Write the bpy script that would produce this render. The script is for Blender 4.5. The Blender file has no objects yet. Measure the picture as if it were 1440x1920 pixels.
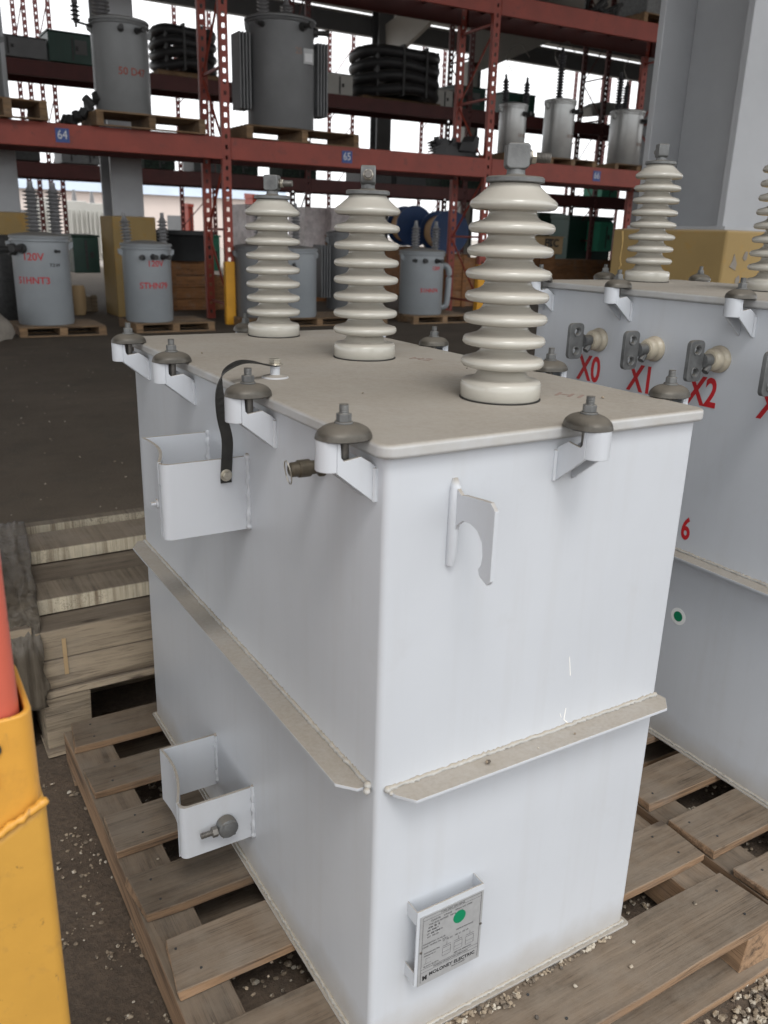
import bpy, bmesh, math, random
from mathutils import Vector, Matrix, noise
PI = math.pi
R = math.radians
sc = bpy.context.scene
COL = sc.collection
rng = random.Random(7)

# ------------------------------------------------------------------ camera
F_PX = 1570.46
CAM = Vector((-0.5713, -0.92865, 1.50741))
RT = Vector((0.85691059, -0.51467582, 0.02851374))
UP = Vector((0.13844471, 0.28308251, 0.94905077))
FW = Vector((0.49652522, 0.80930408, -0.31383055))
cd = bpy.data.cameras.new('camera'); cam = bpy.data.objects.new('camera', cd); COL.objects.link(cam)
cam.matrix_world = Matrix(((RT.x, UP.x, -FW.x, CAM.x), (RT.y, UP.y, -FW.y, CAM.y), (RT.z, UP.z, -FW.z, CAM.z), (0, 0, 0, 1)))
cd.sensor_fit = 'VERTICAL'; cd.sensor_height = 36.0; cd.sensor_width = 27.0
cd.lens = F_PX / 1920 * 36; cd.clip_end = 2000; cd.clip_start = 0.02
cd.dof.use_dof = True; cd.dof.focus_distance = 1.75; cd.dof.aperture_fstop = 6.3
sc.camera = cam

def ray(u, v): return RT * ((u - 720) / F_PX) - UP * ((v - 960) / F_PX) + FW
def atY(u, v, y):
    d = ray(u, v); return CAM + d * ((y - CAM.y) / d.y)
def atZ(u, v, z):
    d = ray(u, v); return CAM + d * ((z - CAM.z) / d.z)
def pxm(P):                                   # metres per photo pixel at a point
    return (Vector(P) - CAM).dot(FW) / F_PX

# ------------------------------------------------------------------ materials
MATS = {}
class NT:
    def __init__(s, name):
        s.m = bpy.data.materials.new(name); s.m.use_nodes = True
        s.t = s.m.node_tree; s.t.nodes.clear()
        s.out = s.n('ShaderNodeOutputMaterial'); s.b = s.n('ShaderNodeBsdfPrincipled')
        s.l(s.b.outputs[0], s.out.inputs[0]); MATS[name] = s.m
    def n(s, t, **k):
        x = s.t.nodes.new(t)
        for a, b in k.items(): setattr(x, a, b)
        return x
    def l(s, a, b): s.t.links.new(a, b)
    def coord(s, scale=(1, 1, 1), kind='Object', rnd=False):
        c = s.n('ShaderNodeTexCoord'); m = s.n('ShaderNodeMapping'); m.inputs['Scale'].default_value = scale
        s.l(c.outputs[kind], m.inputs[0])
        if rnd:
            oi = s.n('ShaderNodeObjectInfo'); mu = s.n('ShaderNodeMath', operation='MULTIPLY'); mu.inputs[1].default_value = 37.0
            s.l(oi.outputs['Random'], mu.inputs[0]); cx = s.n('ShaderNodeCombineXYZ')
            for i in range(3): s.l(mu.outputs[0], cx.inputs[i])
            s.l(cx.outputs[0], m.inputs['Location'])
        return m.outputs[0]
    def noise(s, vec, scale, detail=4, rough=.55, dist=0):
        x = s.n('ShaderNodeTexNoise'); x.inputs['Scale'].default_value = scale; x.inputs['Detail'].default_value = detail
        x.inputs['Roughness'].default_value = rough; x.inputs['Distortion'].default_value = dist
        s.l(vec, x.inputs['Vector']); return x.outputs['Fac']
    def ramp(s, fac, stops):
        x = s.n('ShaderNodeValToRGB'); e = x.color_ramp.elements
        while len(e) < len(stops): e.new(.5)
        for i, (p, c) in enumerate(stops):
            e[i].position = p; e[i].color = (c[0], c[1], c[2], 1) if not isinstance(c, (int, float)) else (c, c, c, 1)
        s.l(fac, x.inputs[0]); return x.outputs[0]
    def mix(s, fac, a, b, mode='MIX'):
        x = s.n('ShaderNodeMix', data_type='RGBA', blend_type=mode)
        for sock, v in ((x.inputs[0], fac), (x.inputs[6], a), (x.inputs[7], b)):
            if isinstance(v, (int, float)): sock.default_value = v
            elif isinstance(v, tuple): sock.default_value = (v[0], v[1], v[2], 1)
            else: s.l(v, sock)
        return x.outputs[2]
    def math(s, op, a, b):
        x = s.n('ShaderNodeMath', operation=op)
        for i, v in enumerate((a, b)):
            if isinstance(v, (int, float)): x.inputs[i].default_value = v
            else: s.l(v, x.inputs[i])
        return x.outputs[0]
    def upface(s, lo=.6, hi=.95):
        g = s.n('ShaderNodeNewGeometry'); sp = s.n('ShaderNodeSeparateXYZ'); s.l(g.outputs['Normal'], sp.inputs[0])
        mr = s.n('ShaderNodeMapRange'); mr.inputs[1].default_value = lo; mr.inputs[2].default_value = hi
        s.l(sp.outputs[2], mr.inputs[0]); return mr.outputs[0]
    def col(s, c):
        i = s.b.inputs['Base Color']
        if isinstance(c, tuple): i.default_value = (c[0], c[1], c[2], 1)
        else: s.l(c, i)
    def rough(s, r):
        i = s.b.inputs['Roughness']
        if isinstance(r, (int, float)): i.default_value = r
        else: s.l(r, i)
    def bump(s, h, strength=.3, dist=.002):
        x = s.n('ShaderNodeBump'); x.inputs['Strength'].default_value = strength; x.inputs['Distance'].default_value = dist
        s.l(h, x.inputs['Height']); s.l(x.outputs[0], s.b.inputs['Normal'])

def simple(name, c, rough=.6, metal=0, var=.12, scale=8, bump=0, dust=None, spec=.5, c2=None, scuff=None):
    s = NT(name); v = s.coord(rnd=True); f = s.noise(v, scale, 5, .6)
    lo = tuple(x * (1 - var) for x in c); hi = tuple(min(1, x * (1 + var)) for x in c)
    cc = s.ramp(f, [(.3, lo), (.7, hi)])
    if scuff:
        cc = s.mix(s.ramp(s.noise(s.coord((60, 60, 9), rnd=True), 1.0, 6, .7), [(.60, 0), (.67, .8)]), cc, scuff)
        cc = s.mix(s.ramp(s.noise(v, 38, 5, .75), [(.64, 0), (.70, .85)]), cc, tuple(x * .4 for x in scuff))
    if c2: cc = s.mix(s.ramp(s.noise(v, scale * 2.3, 6, .7), [(.56, 0), (.66, 1)]), cc, c2)
    if dust:
        du = s.math('MULTIPLY', s.upface(.45, .9), s.ramp(s.noise(v, scale * 1.7, 5, .65), [(.25, .55), (.6, 1)]))
        cc = s.mix(du, cc, dust)
        rr = s.n('ShaderNodeMapRange'); s.l(du, rr.inputs[0]); rr.inputs[3].default_value = rough; rr.inputs[4].default_value = .85
        s.rough(rr.outputs[0])
    else: s.rough(rough)
    s.col(cc); s.b.inputs['Metallic'].default_value = metal; s.b.inputs['Specular IOR Level'].default_value = spec
    if bump: s.bump(s.noise(v, scale * 14, 3), bump, .001)
    return s.m

def m_tank(name, foot):
    s = NT(name); v = s.coord()
    base = s.ramp(s.noise(v, 2.3, 5, .6), [(.3, (.515, .54, .575)), (.7, (.56, .585, .62))])
    # faint run-down dirt on the walls
    st = s.ramp(s.noise(s.coord((26, 26, 1.6)), 1.0, 5, .6), [(.5, 0), (.85, 1)])
    base = s.mix(s.math('MULTIPLY', st, .18), base, (.40, .385, .36))
    sm = s.ramp(s.noise(v, 11, 7, .72), [(.58, 0), (.72, 1)])
    base = s.mix(s.math('MULTIPLY', sm, .14), base, (.42, .41, .40))
    # settled dust wherever the plate faces up, thin dust film just above the base weld
    c = s.n('ShaderNodeTexCoord'); sp = s.n('ShaderNodeSeparateXYZ'); s.l(c.outputs['Object'], sp.inputs[0])
    nz = s.math('MULTIPLY', s.noise(v, 9, 5, .6), .10)
    mr = s.n('ShaderNodeMapRange'); s.l(s.math('SUBTRACT', sp.outputs[2], nz), mr.inputs[0])
    mr.inputs[1].default_value = .035; mr.inputs[2].default_value = -.04; mr.inputs[3].default_value = 0; mr.inputs[4].default_value = .6
    if foot: base = s.mix(mr.outputs[0], base, (.33, .29, .235))
    if name == 'lid_paint': base = s.mix(s.ramp(s.noise(v, 14, 6, .7), [(.3, .35), (.7, .8)]), base, (.39, .37, .33))
    dn = s.ramp(s.noise(v, 6, 6, .7), [(.25, .80), (.6, .98)])
    du = s.math('MULTIPLY', s.upface(.35, .92), dn)
    spk = s.ramp(s.noise(v, 120, 3, .6), [(.35, (.275, .243, .200)), (.6, (.315, .280, .235))])
    spk = s.mix(s.ramp(s.noise(v, 3.1, 6, .7), [(.4, 0), (.7, .7)]), spk, (.345, .315, .27))
    col = s.mix(du, base, spk)
    s.col(col)
    rr = s.n('ShaderNodeMapRange'); s.l(du, rr.inputs[0]); rr.inputs[3].default_value = .38; rr.inputs[4].default_value = .9; s.rough(rr.outputs[0])
    s.bump(s.math('ADD', s.math('MULTIPLY', s.noise(v, 170, 2), .03), s.math('MULTIPLY', s.noise(v, 4.5, 2, .4), 1.6)), .30, .002)
m_tank('tank_paint', True); m_tank('bracket_paint', False); m_tank('lid_paint', False)
def m_wood(name, axis, top, side, dark):
    s = NT(name)
    sc1 = [22, 22, 22]; sc1[axis] = 1.3
    if name == 'stripe_wood': sc1 = [34, 1.0, 1.2]
    v = s.coord(tuple(sc1), rnd=True); v0 = s.coord((1, 1, 1), rnd=True)
    g = s.noise(v, 1.6, 8, .68, .5); g2 = s.noise(v, 7, 5, .7)
    big = s.noise(v0, 5, 5, .65)
    ct = s.ramp(g, [(.30, tuple(x * .45 for x in top)), (.46, tuple(x * .9 for x in top)), (.72, tuple(min(1, x * 1.4) for x in top))])
    cs = s.ramp(g, [(.30, dark), (.5, side), (.75, tuple(min(1, x * 1.35) for x in side))])
    c = s.mix(s.upface(.4, .9), cs, ct)
    c = s.mix(s.ramp(g2, [(.30, .55), (.45, 0)]), c, dark)
    c = s.mix(s.ramp(big, [(.52, 0), (.75, .5)]), c, (.20, .18, .155))
    sk = [60, 60, 60]; sk[axis] = 1.1
    ck = s.ramp(s.noise(s.coord(tuple(sk), rnd=True), 1.0, 3, .55, 1.2), [(.475, 0), (.492, .75), (.508, .75), (.525, 0)])
    c = s.mix(s.math('MULTIPLY', ck, s.ramp(s.noise(v0, 3.3, 3, .6), [(.45, 0), (.60, .8)])), c, (.035, .024, .016))
    c = s.mix(s.math('MULTIPLY', s.upface(.4, .9), s.ramp(s.noise(v0, 11, 6, .7), [(.38, 0), (.66, .62)])), c, (.20, .165, .128))
    vo = s.n('ShaderNodeTexVoronoi'); kk = [9, 9, 9]; kk[axis] = 3.5
    s.l(s.coord(tuple(kk), rnd=True), vo.inputs['Vector']); vo.inputs['Scale'].default_value = 1.0
    kn = s.ramp(vo.outputs['Distance'], [(.06, 1), (.13, 0)])
    c = s.mix(s.math('MULTIPLY', kn, .75), c, (.05, .034, .024))
    oi = s.n('ShaderNodeObjectInfo'); hv = s.n('ShaderNodeHueSaturation')
    mr = s.n('ShaderNodeMapRange'); s.l(oi.outputs['Random'], mr.inputs[0]); mr.inputs[3].default_value = .78; mr.inputs[4].default_value = 1.22
    s.l(mr.outputs[0], hv.inputs['Value']); s.l(c, hv.inputs['Color'])
    s.col(hv.outputs[0]); s.rough(.88)
    s.bump(s.math('ADD', g, s.math('MULTIPLY', g2, .8)), .6, .002)
TOPW = (.150, .112, .078); SIDEW = (.255, .160, .092); DARKW = (.042, .026, .017)
m_wood('pallet_wood_x', 0, TOPW, SIDEW, DARKW); m_wood('pallet_wood_y', 1, TOPW, SIDEW, DARKW)
m_wood('grey_wood_x', 0, (.165, .132, .098), (.34, .275, .195), (.09, .065, .045))
m_wood('stripe_wood', 1, (.155, .125, .090), (.46, .41, .31), (.17, .125, .08))
m_wood('crate_wood', 0, (.22, .11, .05), (.25, .115, .045), (.10, .045, .02))
m_wood('far_pallet_wood', 0, (.22, .15, .09), (.24, .15, .08), (.08, .05, .03))

simple('porcelain', (.46, .445, .395), .20, 0, .07, 9, 0, dust=(.40, .37, .32), spec=.5)
MATS['porcelain'].node_tree.nodes['Principled BSDF'].inputs['Coat Weight'].default_value = .35
MATS['porcelain'].node_tree.nodes['Principled BSDF'].inputs['Coat Roughness'].default_value = .12
simple('porcelain_tan', (.50, .45, .35), .25, 0, .08, 9, 0, dust=(.42, .36, .28))
simple('dark_porcelain', (.05, .05, .055), .3, 0, .1, 5)
simple('grey_porcelain', (.20, .20, .205), .3, 0, .1, 5)
simple('galvanised', (.17, .175, .175), .55, .55, .3, 30, .35, dust=(.20, .185, .16))
simple('cap_bronze', (.075, .068, .056), .38, .35, .3, 22, .3, dust=(.155, .137, .112))
simple('bolt_steel', (.20, .19, .175), .42, .75, .35, 60, .2)
simple('bright_bolt', (.50, .47, .40), .33, .8, .3, 60, .2)
simple('brass', (.10, .085, .062), .5, .5, .3, 40, .2)
simple('strap_black', (.022, .021, .019), .6, .1, .3, 40, .2)
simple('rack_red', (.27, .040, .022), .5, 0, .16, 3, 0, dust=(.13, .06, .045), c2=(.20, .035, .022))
simple('rack_red_shaded', (.085, .014, .012), .55, 0, .2, 3, 0, dust=(.10, .05, .04), c2=(.09, .02, .015))  # rack red darkened in the colour itself to stand in for backlit shade
simple('guard_red', (.56, .12, .075), .45, 0, .06, 5, scuff=(.30, .08, .06))
simple('guard_yellow', (.62, .31, .05), .42, 0, .07, 9, .2, c2=(.58, .29, .05), scuff=(.30, .17, .07))
simple('guard_yellow_shaded', (.54, .29, .05), .5, 0, .08, 9, .2, c2=(.46, .25, .05), scuff=(.26, .15, .07))  # guard yellow made darker: shade of the lower face painted into the colour
simple('far_guard_yellow', (.70, .33, .01), .5, 0, .08, 4)
simple('concrete_yellow', (.31, .215, .085), .8, 0, .10, 2.2, .4, dust=(.40, .32, .22), c2=(.35, .21, .06))
simple('crack_fill', (.55, .38, .15), .8, 0, .15, 30)
simple('concrete_bare', (.24, .215, .185), .9, 0, .2, 6, .3)
simple('column_grey', (.33, .34, .355), .4, 0, .08, 2, 0)
simple('column_dark', (.12, .125, .13), .5, 0, .08, 2, 0)
simple('roof_sheet', (.17, .17, .165), .6, 0, .1, .6)
simple('haunch_grey', (.42, .41, .38), .55, 0, .06, .6)
simple('pole_tank_grey', (.30, .325, .345), .38, .1, .07, 2, 0, dust=(.25, .24, .22))
simple('shelf_tank_shaded', (.20, .208, .212), .42, .1, .10, 2, 0, dust=(.17, .16, .15))  # tank grey darkened; the dimmer light on the shelf is put into the colour
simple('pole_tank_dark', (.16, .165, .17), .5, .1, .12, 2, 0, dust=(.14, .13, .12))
simple('silver_tank', (.36, .365, .36), .3, .55, .12, 3, 0)
simple('fitting_dark', (.045, .045, .045), .5, .3, .3, 20)
simple('red_paint', (.50, .012, .018), .45, 0, .05, 5)
simple('faded_red', (.27, .19, .16), .9, 0, .12, 80)
simple('black_ink', (.02, .02, .022), .6, 0, .05, 5)
simple('grey_ink', (.12, .12, .12), .6, 0, .1, 50)
simple('label_white', (.66, .67, .68), .5, 0, .05, 50)
simple('sign_blue', (.035, .075, .26), .5, 0, .1, 20)
simple('sticker_green', (.0, .20, .09), .45, 0, .04, 20)
simple('plate_metal', (.36, .365, .37), .42, .15, .08, 70)
simple('sticker_white', (.82, .83, .82), .4, 0, .02, 50)
simple('bare_scratch', (.86, .85, .82), .6, 0, .05, 50)
simple('weld_bead', (.40, .395, .375), .55, 0, .14, 60, .4, dust=(.36, .32, .26))
simple('green_cabinet', (.012, .055, .04), .45, 0, .12, 3, 0, dust=(.06, .08, .06))
simple('bright_green', (.04, .33, .20), .5, 0, .08, 3)
simple('black_coil', (.022, .022, .024), .5, 0, .2, 6, 0, dust=(.05, .047, .042))
simple('black_drum', (.016, .018, .02), .5, 0, .2, 6)
simple('reel_blue', (.012, .05, .16), .5, 0, .1, 5)
simple('reel_wood', (.55, .34, .17), .7, 0, .12, 6)
simple('shrink_wrap', (.66, .60, .60), .35, 0, .25, 9, .8)
simple('carton', (.40, .28, .15), .8, 0, .06, 5)
simple('warehouse_wall', (.62, .54, .50), .8, 0, .04, .5)
simple('warehouse_roof', (.36, .42, .50), .6, 0, .1, .3)
simple('pale_tank', (.50, .50, .47), .6, 0, .08, 1)
simple('insulator_brown', (.06, .03, .02), .3, 0, .1, 9)

def m_ground():
    s = NT('ground_dirt'); v = s.coord()
    a = s.noise(v, .8, 6, .6); b = s.noise(v, 9, 8, .7); c = s.noise(v, 70, 5, .7)
    col = s.ramp(a, [(.3, (.092, .068, .049)), (.7, (.135, .102, .074))])
    col = s.mix(s.ramp(b, [(.35, 0), (.7, .8)]), col, (.150, .108, .076))
    col = s.mix(s.ramp(c, [(.4, .5), (.6, 0)]), col, (.045, .036, .029))
    # older asphalt further back is darker and plainer
    cc = s.n('ShaderNodeTexCoord'); sp = s.n('ShaderNodeSeparateXYZ'); s.l(cc.outputs['Object'], sp.inputs[0])
    def mr(sock, a0, a1, lo, hi):
        m = s.n('ShaderNodeMapRange'); s.l(sock, m.inputs[0])
        for i, x in enumerate((a0, a1, lo, hi)): m.inputs[i + 1].default_value = x
        return m.outputs[0]
    near = mr(s.math('ADD', sp.outputs[1], s.math('MULTIPLY', b, .5)), 1.9, 2.6, 0, 1)
    asph = s.ramp(c, [(.35, (.066, .050, .034)), (.65, (.104, .081, .057))])
    asph = s.mix(s.ramp(a, [(.40, 0), (.70, .7)]), asph, (.140, .108, .078))
    asph = s.mix(s.ramp(s.noise(s.coord(), 2.6, 7, .75), [(.52, 0), (.66, .6)]), asph, (.060, .053, .039))
    col = s.mix(near, col, asph)
    out = mr(sp.outputs[1], 33, 36, 0, 1)
    col = s.mix(out, col, (.30, .27, .24))
    s.col(col); s.rough(.95)
    s.bump(s.math('ADD', s.math('MULTIPLY', b, 1.4), c), .55, .012)
m_ground()
def m_stone():
    s = NT('gravel_stone'); v = s.coord((1, 1, 1))
    vo = s.n('ShaderNodeTexVoronoi'); vo.inputs['Scale'].default_value = 85; s.l(v, vo.inputs['Vector'])
    sp = s.n('ShaderNodeSeparateColor'); s.l(vo.outputs['Color'], sp.inputs[0])
    s.col(s.ramp(sp.outputs[0], [(.0, (.07, .06, .05)), (.3, (.18, .14, .10)), (.65, (.30, .24, .17)), (1, (.46, .42, .35))]))
    s.rough(.85)
m_stone()
def m_wrap():
    s = NT('stretch_film'); v = s.coord((30, 30, 2.2)); n1 = s.noise(v, 1.2, 5, .65, .8)
    s.col(s.ramp(n1, [(.35, (.070, .057, .042)), (.65, (.17, .145, .112))])); s.rough(.25)
    s.b.inputs['Alpha'].default_value = .72
    s.bump(n1, 1.0, .012)
m_wrap()
def m_net():
    s = NT('green_tarp'); n1 = s.noise(s.coord(), 14, 6, .7)
    s.col(s.ramp(n1, [(.4, (.008, .012, .010)), (.65, (.03, .055, .038))])); s.rough(.9)
m_net()

# ------------------------------------------------------------------ mesh tools
def tag(o, label=None, cat=None, group=None, kind=None):
    if label: o['label'] = label
    if cat: o['category'] = cat
    if group: o['group'] = group
    if kind: o['kind'] = kind
    return o
def thing(name, label, cat, loc=(0, 0, 0), rz=0, group=None, parent=None):
    o = bpy.data.objects.new(name, None); COL.objects.link(o); o.empty_display_size = .1
    o.location = loc; o.rotation_euler = (0, 0, rz)
    return tag(o, label, cat, group)
class MB:
    def __init__(s): s.bm = bmesh.new()
    def box(s, x0, x1, y0, y1, z0, z1, M=None):
        vs = [s.bm.verts.new((x, y, z)) for z in (z0, z1) for y in (y0, y1) for x in (x0, x1)]
        for f in ((0, 2, 3, 1), (4, 5, 7, 6), (0, 1, 5, 4), (2, 6, 7, 3), (0, 4, 6, 2), (1, 3, 7, 5)):
            s.bm.faces.new([vs[i] for i in f])
        if M:
            for q in vs: q.co = M @ q.co
        return s
    def prism(s, poly, a0, a1, axis=2, M=None):
        # poly: 2-D points; extruded along axis (0:x -> poly=(y,z), 1:y -> (x,z), 2:z -> (x,y))
        def P(p, a):
            return (a, p[0], p[1]) if axis == 0 else ((p[0], a, p[1]) if axis == 1 else (p[0], p[1], a))
        A = [s.bm.verts.new(P(p, a0)) for p in poly]; B = [s.bm.verts.new(P(p, a1)) for p in poly]
        n = len(poly)
        s.bm.faces.new(A); s.bm.faces.new(B[::-1])
        for i in range(n): s.bm.faces.new((A[i], B[i], B[(i + 1) % n], A[(i + 1) % n]))
        if M:
            for q in A + B: q.co = M @ q.co
        return s
    def lathe(s, prof, seg=32, M=None, sx=1, sy=1):
        rings = []
        for r, z in prof:
            rings.append([s.bm.verts.new((max(r, 1e-5) * math.cos(2 * PI * k / seg) * sx, max(r, 1e-5) * math.sin(2 * PI * k / seg) * sy, z)) for k in range(seg)])
        for a, b in zip(rings, rings[1:]):
            for k in range(seg): s.bm.faces.new((a[k], a[(k + 1) % seg], b[(k + 1) % seg], b[k]))
        s.bm.faces.new(rings[0][::-1]); s.bm.faces.new(rings[-1])
        if M:
            for r in rings:
                for q in r: q.co = M @ q.co
        return s
    def cyl(s, p0, p1, r0, r1=None, seg=16):
        p0, p1 = Vector(p0), Vector(p1); d = p1 - p0
        M = Matrix.Translation(p0) @ d.to_track_quat('Z', 'Y').to_matrix().to_4x4()
        return s.lathe([(r0, 0), (r1 if r1 is not None else r0, d.length)], seg, M)
    def tube(s, pts, r, seg=8, rr=None):
        pts = [Vector(p) for p in pts]; prev = None
        up = Vector((0, 0, 1)) if abs((pts[1] - pts[0]).normalized().z) < .9 else Vector((1, 0, 0))
        for i, p in enumerate(pts):
            t = (pts[min(i + 1, len(pts) - 1)] - pts[max(i - 1, 0)]).normalized()
            a = t.cross(up).normalized(); b = a.cross(t); ri = rr[i] if rr else r
            ring = [s.bm.verts.new(p + a * math.cos(2 * PI * k / seg) * ri + b * math.sin(2 * PI * k / seg) * ri) for k in range(seg)]
            if prev:
                for k in range(seg): s.bm.faces.new((prev[k], prev[(k + 1) % seg], ring[(k + 1) % seg], ring[k]))
            else: s.bm.faces.new(ring[::-1])
            prev = ring
        s.bm.faces.new(prev); return s
    def ribbon(s, pts, wdir, w, th=.0015):
        pts = [Vector(p) for p in pts]; wd = [Vector(q).normalized() for q in (wdir if isinstance(wdir, list) else [wdir] * len(pts))]; prev = None
        for i, p in enumerate(pts):
            t = (pts[min(i + 1, len(pts) - 1)] - pts[max(i - 1, 0)]).normalized()
            a = wd[i]; nrm = t.cross(a).normalized()
            ring = [s.bm.verts.new(p + a * w / 2 + nrm * th), s.bm.verts.new(p - a * w / 2 + nrm * th), s.bm.verts.new(p - a * w / 2 - nrm * th), s.bm.verts.new(p + a * w / 2 - nrm * th)]
            if prev:
                for k in range(4): s.bm.faces.new((prev[k], prev[(k + 1) % 4], ring[(k + 1) % 4], ring[k]))
            else: s.bm.faces.new(ring[::-1])
            prev = ring
        s.bm.faces.new(prev); return s
    def obj(s, name, mat, parent=None, bevel=0, smooth=False, seg=2, label=None, angle=35):
        bmesh.ops.recalc_face_normals(s.bm, faces=s.bm.faces)
        me = bpy.data.meshes.new(name); s.bm.to_mesh(me); s.bm.free()
        me.materials.append(MATS[mat])
        if smooth:
            me.polygons.foreach_set('use_smooth', [True] * len(me.polygons))
            me.set_sharp_from_angle(angle=R(angle))
        o = bpy.data.objects.new(name, me); COL.objects.link(o)
        if parent: o.parent = parent
        if bevel:
            b = o.modifiers.new('bevel', 'BEVEL'); b.width = bevel; b.segments = seg; b.limit_method = 'ANGLE'; b.angle_limit = R(40)
            if smooth or seg > 1:
                me.polygons.foreach_set('use_smooth', [True] * len(me.polygons)); b.harden_normals = True
                me.set_sharp_from_angle(angle=R(angle))
        if label: o['label'] = label
        return o
def copy_tree(o, parent=None):
    c = o.copy(); COL.objects.link(c); c.parent = parent
    for ch in list(o.children): copy_tree(ch, c)
    return c
def text_obj(name, txt, size, mat, parent, M, ext=.0004, cyl_r=None, bold=0, squeeze=1.0, spacing=1.0):
    cu = bpy.data.curves.new(name, 'FONT'); cu.body = txt; cu.size = size; cu.extrude = ext; cu.offset = bold
    cu.align_x = 'CENTER'; cu.align_y = 'CENTER'; cu.space_character = spacing; cu.resolution_u = 4
    to = bpy.data.objects.new('tmp', cu); COL.objects.link(to)
    dg = bpy.context.evaluated_depsgraph_get(); me = bpy.data.meshes.new_from_object(to.evaluated_get(dg))
    bpy.data.objects.remove(to); me.name = name
    for v in me.vertices:
        v.co.x *= squeeze
        if cyl_r:                                   # text plane X right, Y up, Z outwards -> wrap round z axis
            a = v.co.x / cyl_r; rr = cyl_r + v.co.z; v.co = Vector((rr * math.sin(a), -rr * math.cos(a), v.co.y))
    me.transform(M); me.materials.clear(); me.materials.append(MATS[mat])
    o = bpy.data.objects.new(name, me); COL.objects.link(o); o.parent = parent
    return o
T = Matrix.Translation
FRONT = Matrix(((1, 0, 0, 0), (0, 0, -1, 0), (0, 1, 0, 0), (0, 0, 0, 1)))      # text facing -y
LEFT = Matrix(((0, 0, -1, 0), (-1, 0, 0, 0), (0, 1, 0, 0), (0, 0, 0, 1)))      # text facing -x

# ------------------------------------------------------------------ ground
def ground():
    bm = bmesh.new()
    xs = [-400, -60, -8] + [-2 + i * .06 for i in range(75)] + [3, 6, 12, 30, 80, 400]
    ys = [-400, -60, -8, -3] + [-1.4 + i * .06 for i in range(75)] + [4, 6, 9, 14, 20, 30, 60, 120, 500]
    grid = [[bm.verts.new((x, y, (noise.fractal(Vector((x * 3, y * 3, 0)), 1, 2, 4) * .008 - .006) if (-2 < x < 2.4 and -1.4 < y < 3) else 0)) for x in xs] for y in ys]
    for j in range(len(ys) - 1):
        for i in range(len(xs) - 1): bm.faces.new((grid[j][i], grid[j][i + 1], grid[j + 1][i + 1], grid[j + 1][i]))
    me = bpy.data.meshes.new('ground'); bm.to_mesh(me); me.materials.append(MATS['ground_dirt'])
    me.polygons.foreach_set('use_smooth', [True] * len(me.polygons))
    o = bpy.data.objects.new('ground', me); COL.objects.link(o); tag(o, kind='structure')
ground()

STONE = []
def stone_verts():
    bm = bmesh.new(); bmesh.ops.create_icosphere(bm, subdivisions=1, radius=1)
    for v in bm.verts: v.co *= rng.uniform(.72, 1.18)
    r = ([v.co.copy() for v in bm.verts], [[v.index for v in f.verts] for f in bm.faces]); bm.free(); return r
for _ in range(8):
    STONE.append(stone_verts())
def stones(name, pts, label=None, mat='gravel_stone'):
    V, Fc = [], []
    for (x, y, z, r) in pts:
        vs, fs = rng.choice(STONE); o = len(V)
        E_ = Matrix.Rotation(rng.uniform(0, 6.28), 3, 'Z') @ Matrix.Rotation(rng.uniform(0, 6.28), 3, 'X')
        sx, sy, sz = rng.uniform(.8, 1.3), rng.uniform(.7, 1.1), rng.uniform(.5, .85)
        for v in vs:
            w = E_ @ v; V.append((x + w.x * r * sx, y + w.y * r * sy, z + r * .5 + w.z * r * sz))
        Fc += [[i + o for i in f] for f in fs]
    me = bpy.data.meshes.new(name); me.from_pydata(V, [], Fc); me.materials.append(MATS[mat])
    o = bpy.data.objects.new(name, me); COL.objects.link(o); tag(o, label, 'gravel', kind='stuff')
pts = []
for i in range(1500 + 2600):                                # loose stones on the dirt, thicker in patches
    x, y = (rng.uniform(-1.1, 2.2), rng.uniform(-.9, 2.0)) if i < 1500 else (rng.uniform(-.50, -.22), rng.uniform(-.1, 1.45))
    if noise.noise(Vector((x * (2.2 if i < 1500 else 9), y * (2.2 if i < 1500 else 9), 3))) + rng.uniform(-.5, .12 if i < 1500 else .06) < 0: continue
    pts.append((x, y, -.003, rng.choice([.0015, .002, .002, .003, .003, .004, .005, .0065]) * rng.uniform(.8, 1.2)))
for i in range(900):                                 # the heap by the pallet corner and under the pallets
    x, y = rng.gauss(.93, .10), rng.gauss(-.255, .055)
    pts.append((x, y, -.003 + rng.uniform(0, .006), rng.uniform(.004, .0085)))
for i in range(2600):
    x, y = rng.uniform(-.1, 1.5), rng.uniform(-.1, 1.2)
    pts.append((x, y, -.003, rng.uniform(.004, .008)))
for i in range(2600):
    x, y = rng.uniform(-3, 9), rng.uniform(2, 12.5)
    if noise.noise(Vector((x * .9, y * .9, 5))) + rng.uniform(-.5, .5) > 0: pts.append((x, y, -.001, rng.uniform(.002, .007)))
stones('gravel', pts, 'loose tan gravel scattered over the brown dirt around the pallets')

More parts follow.
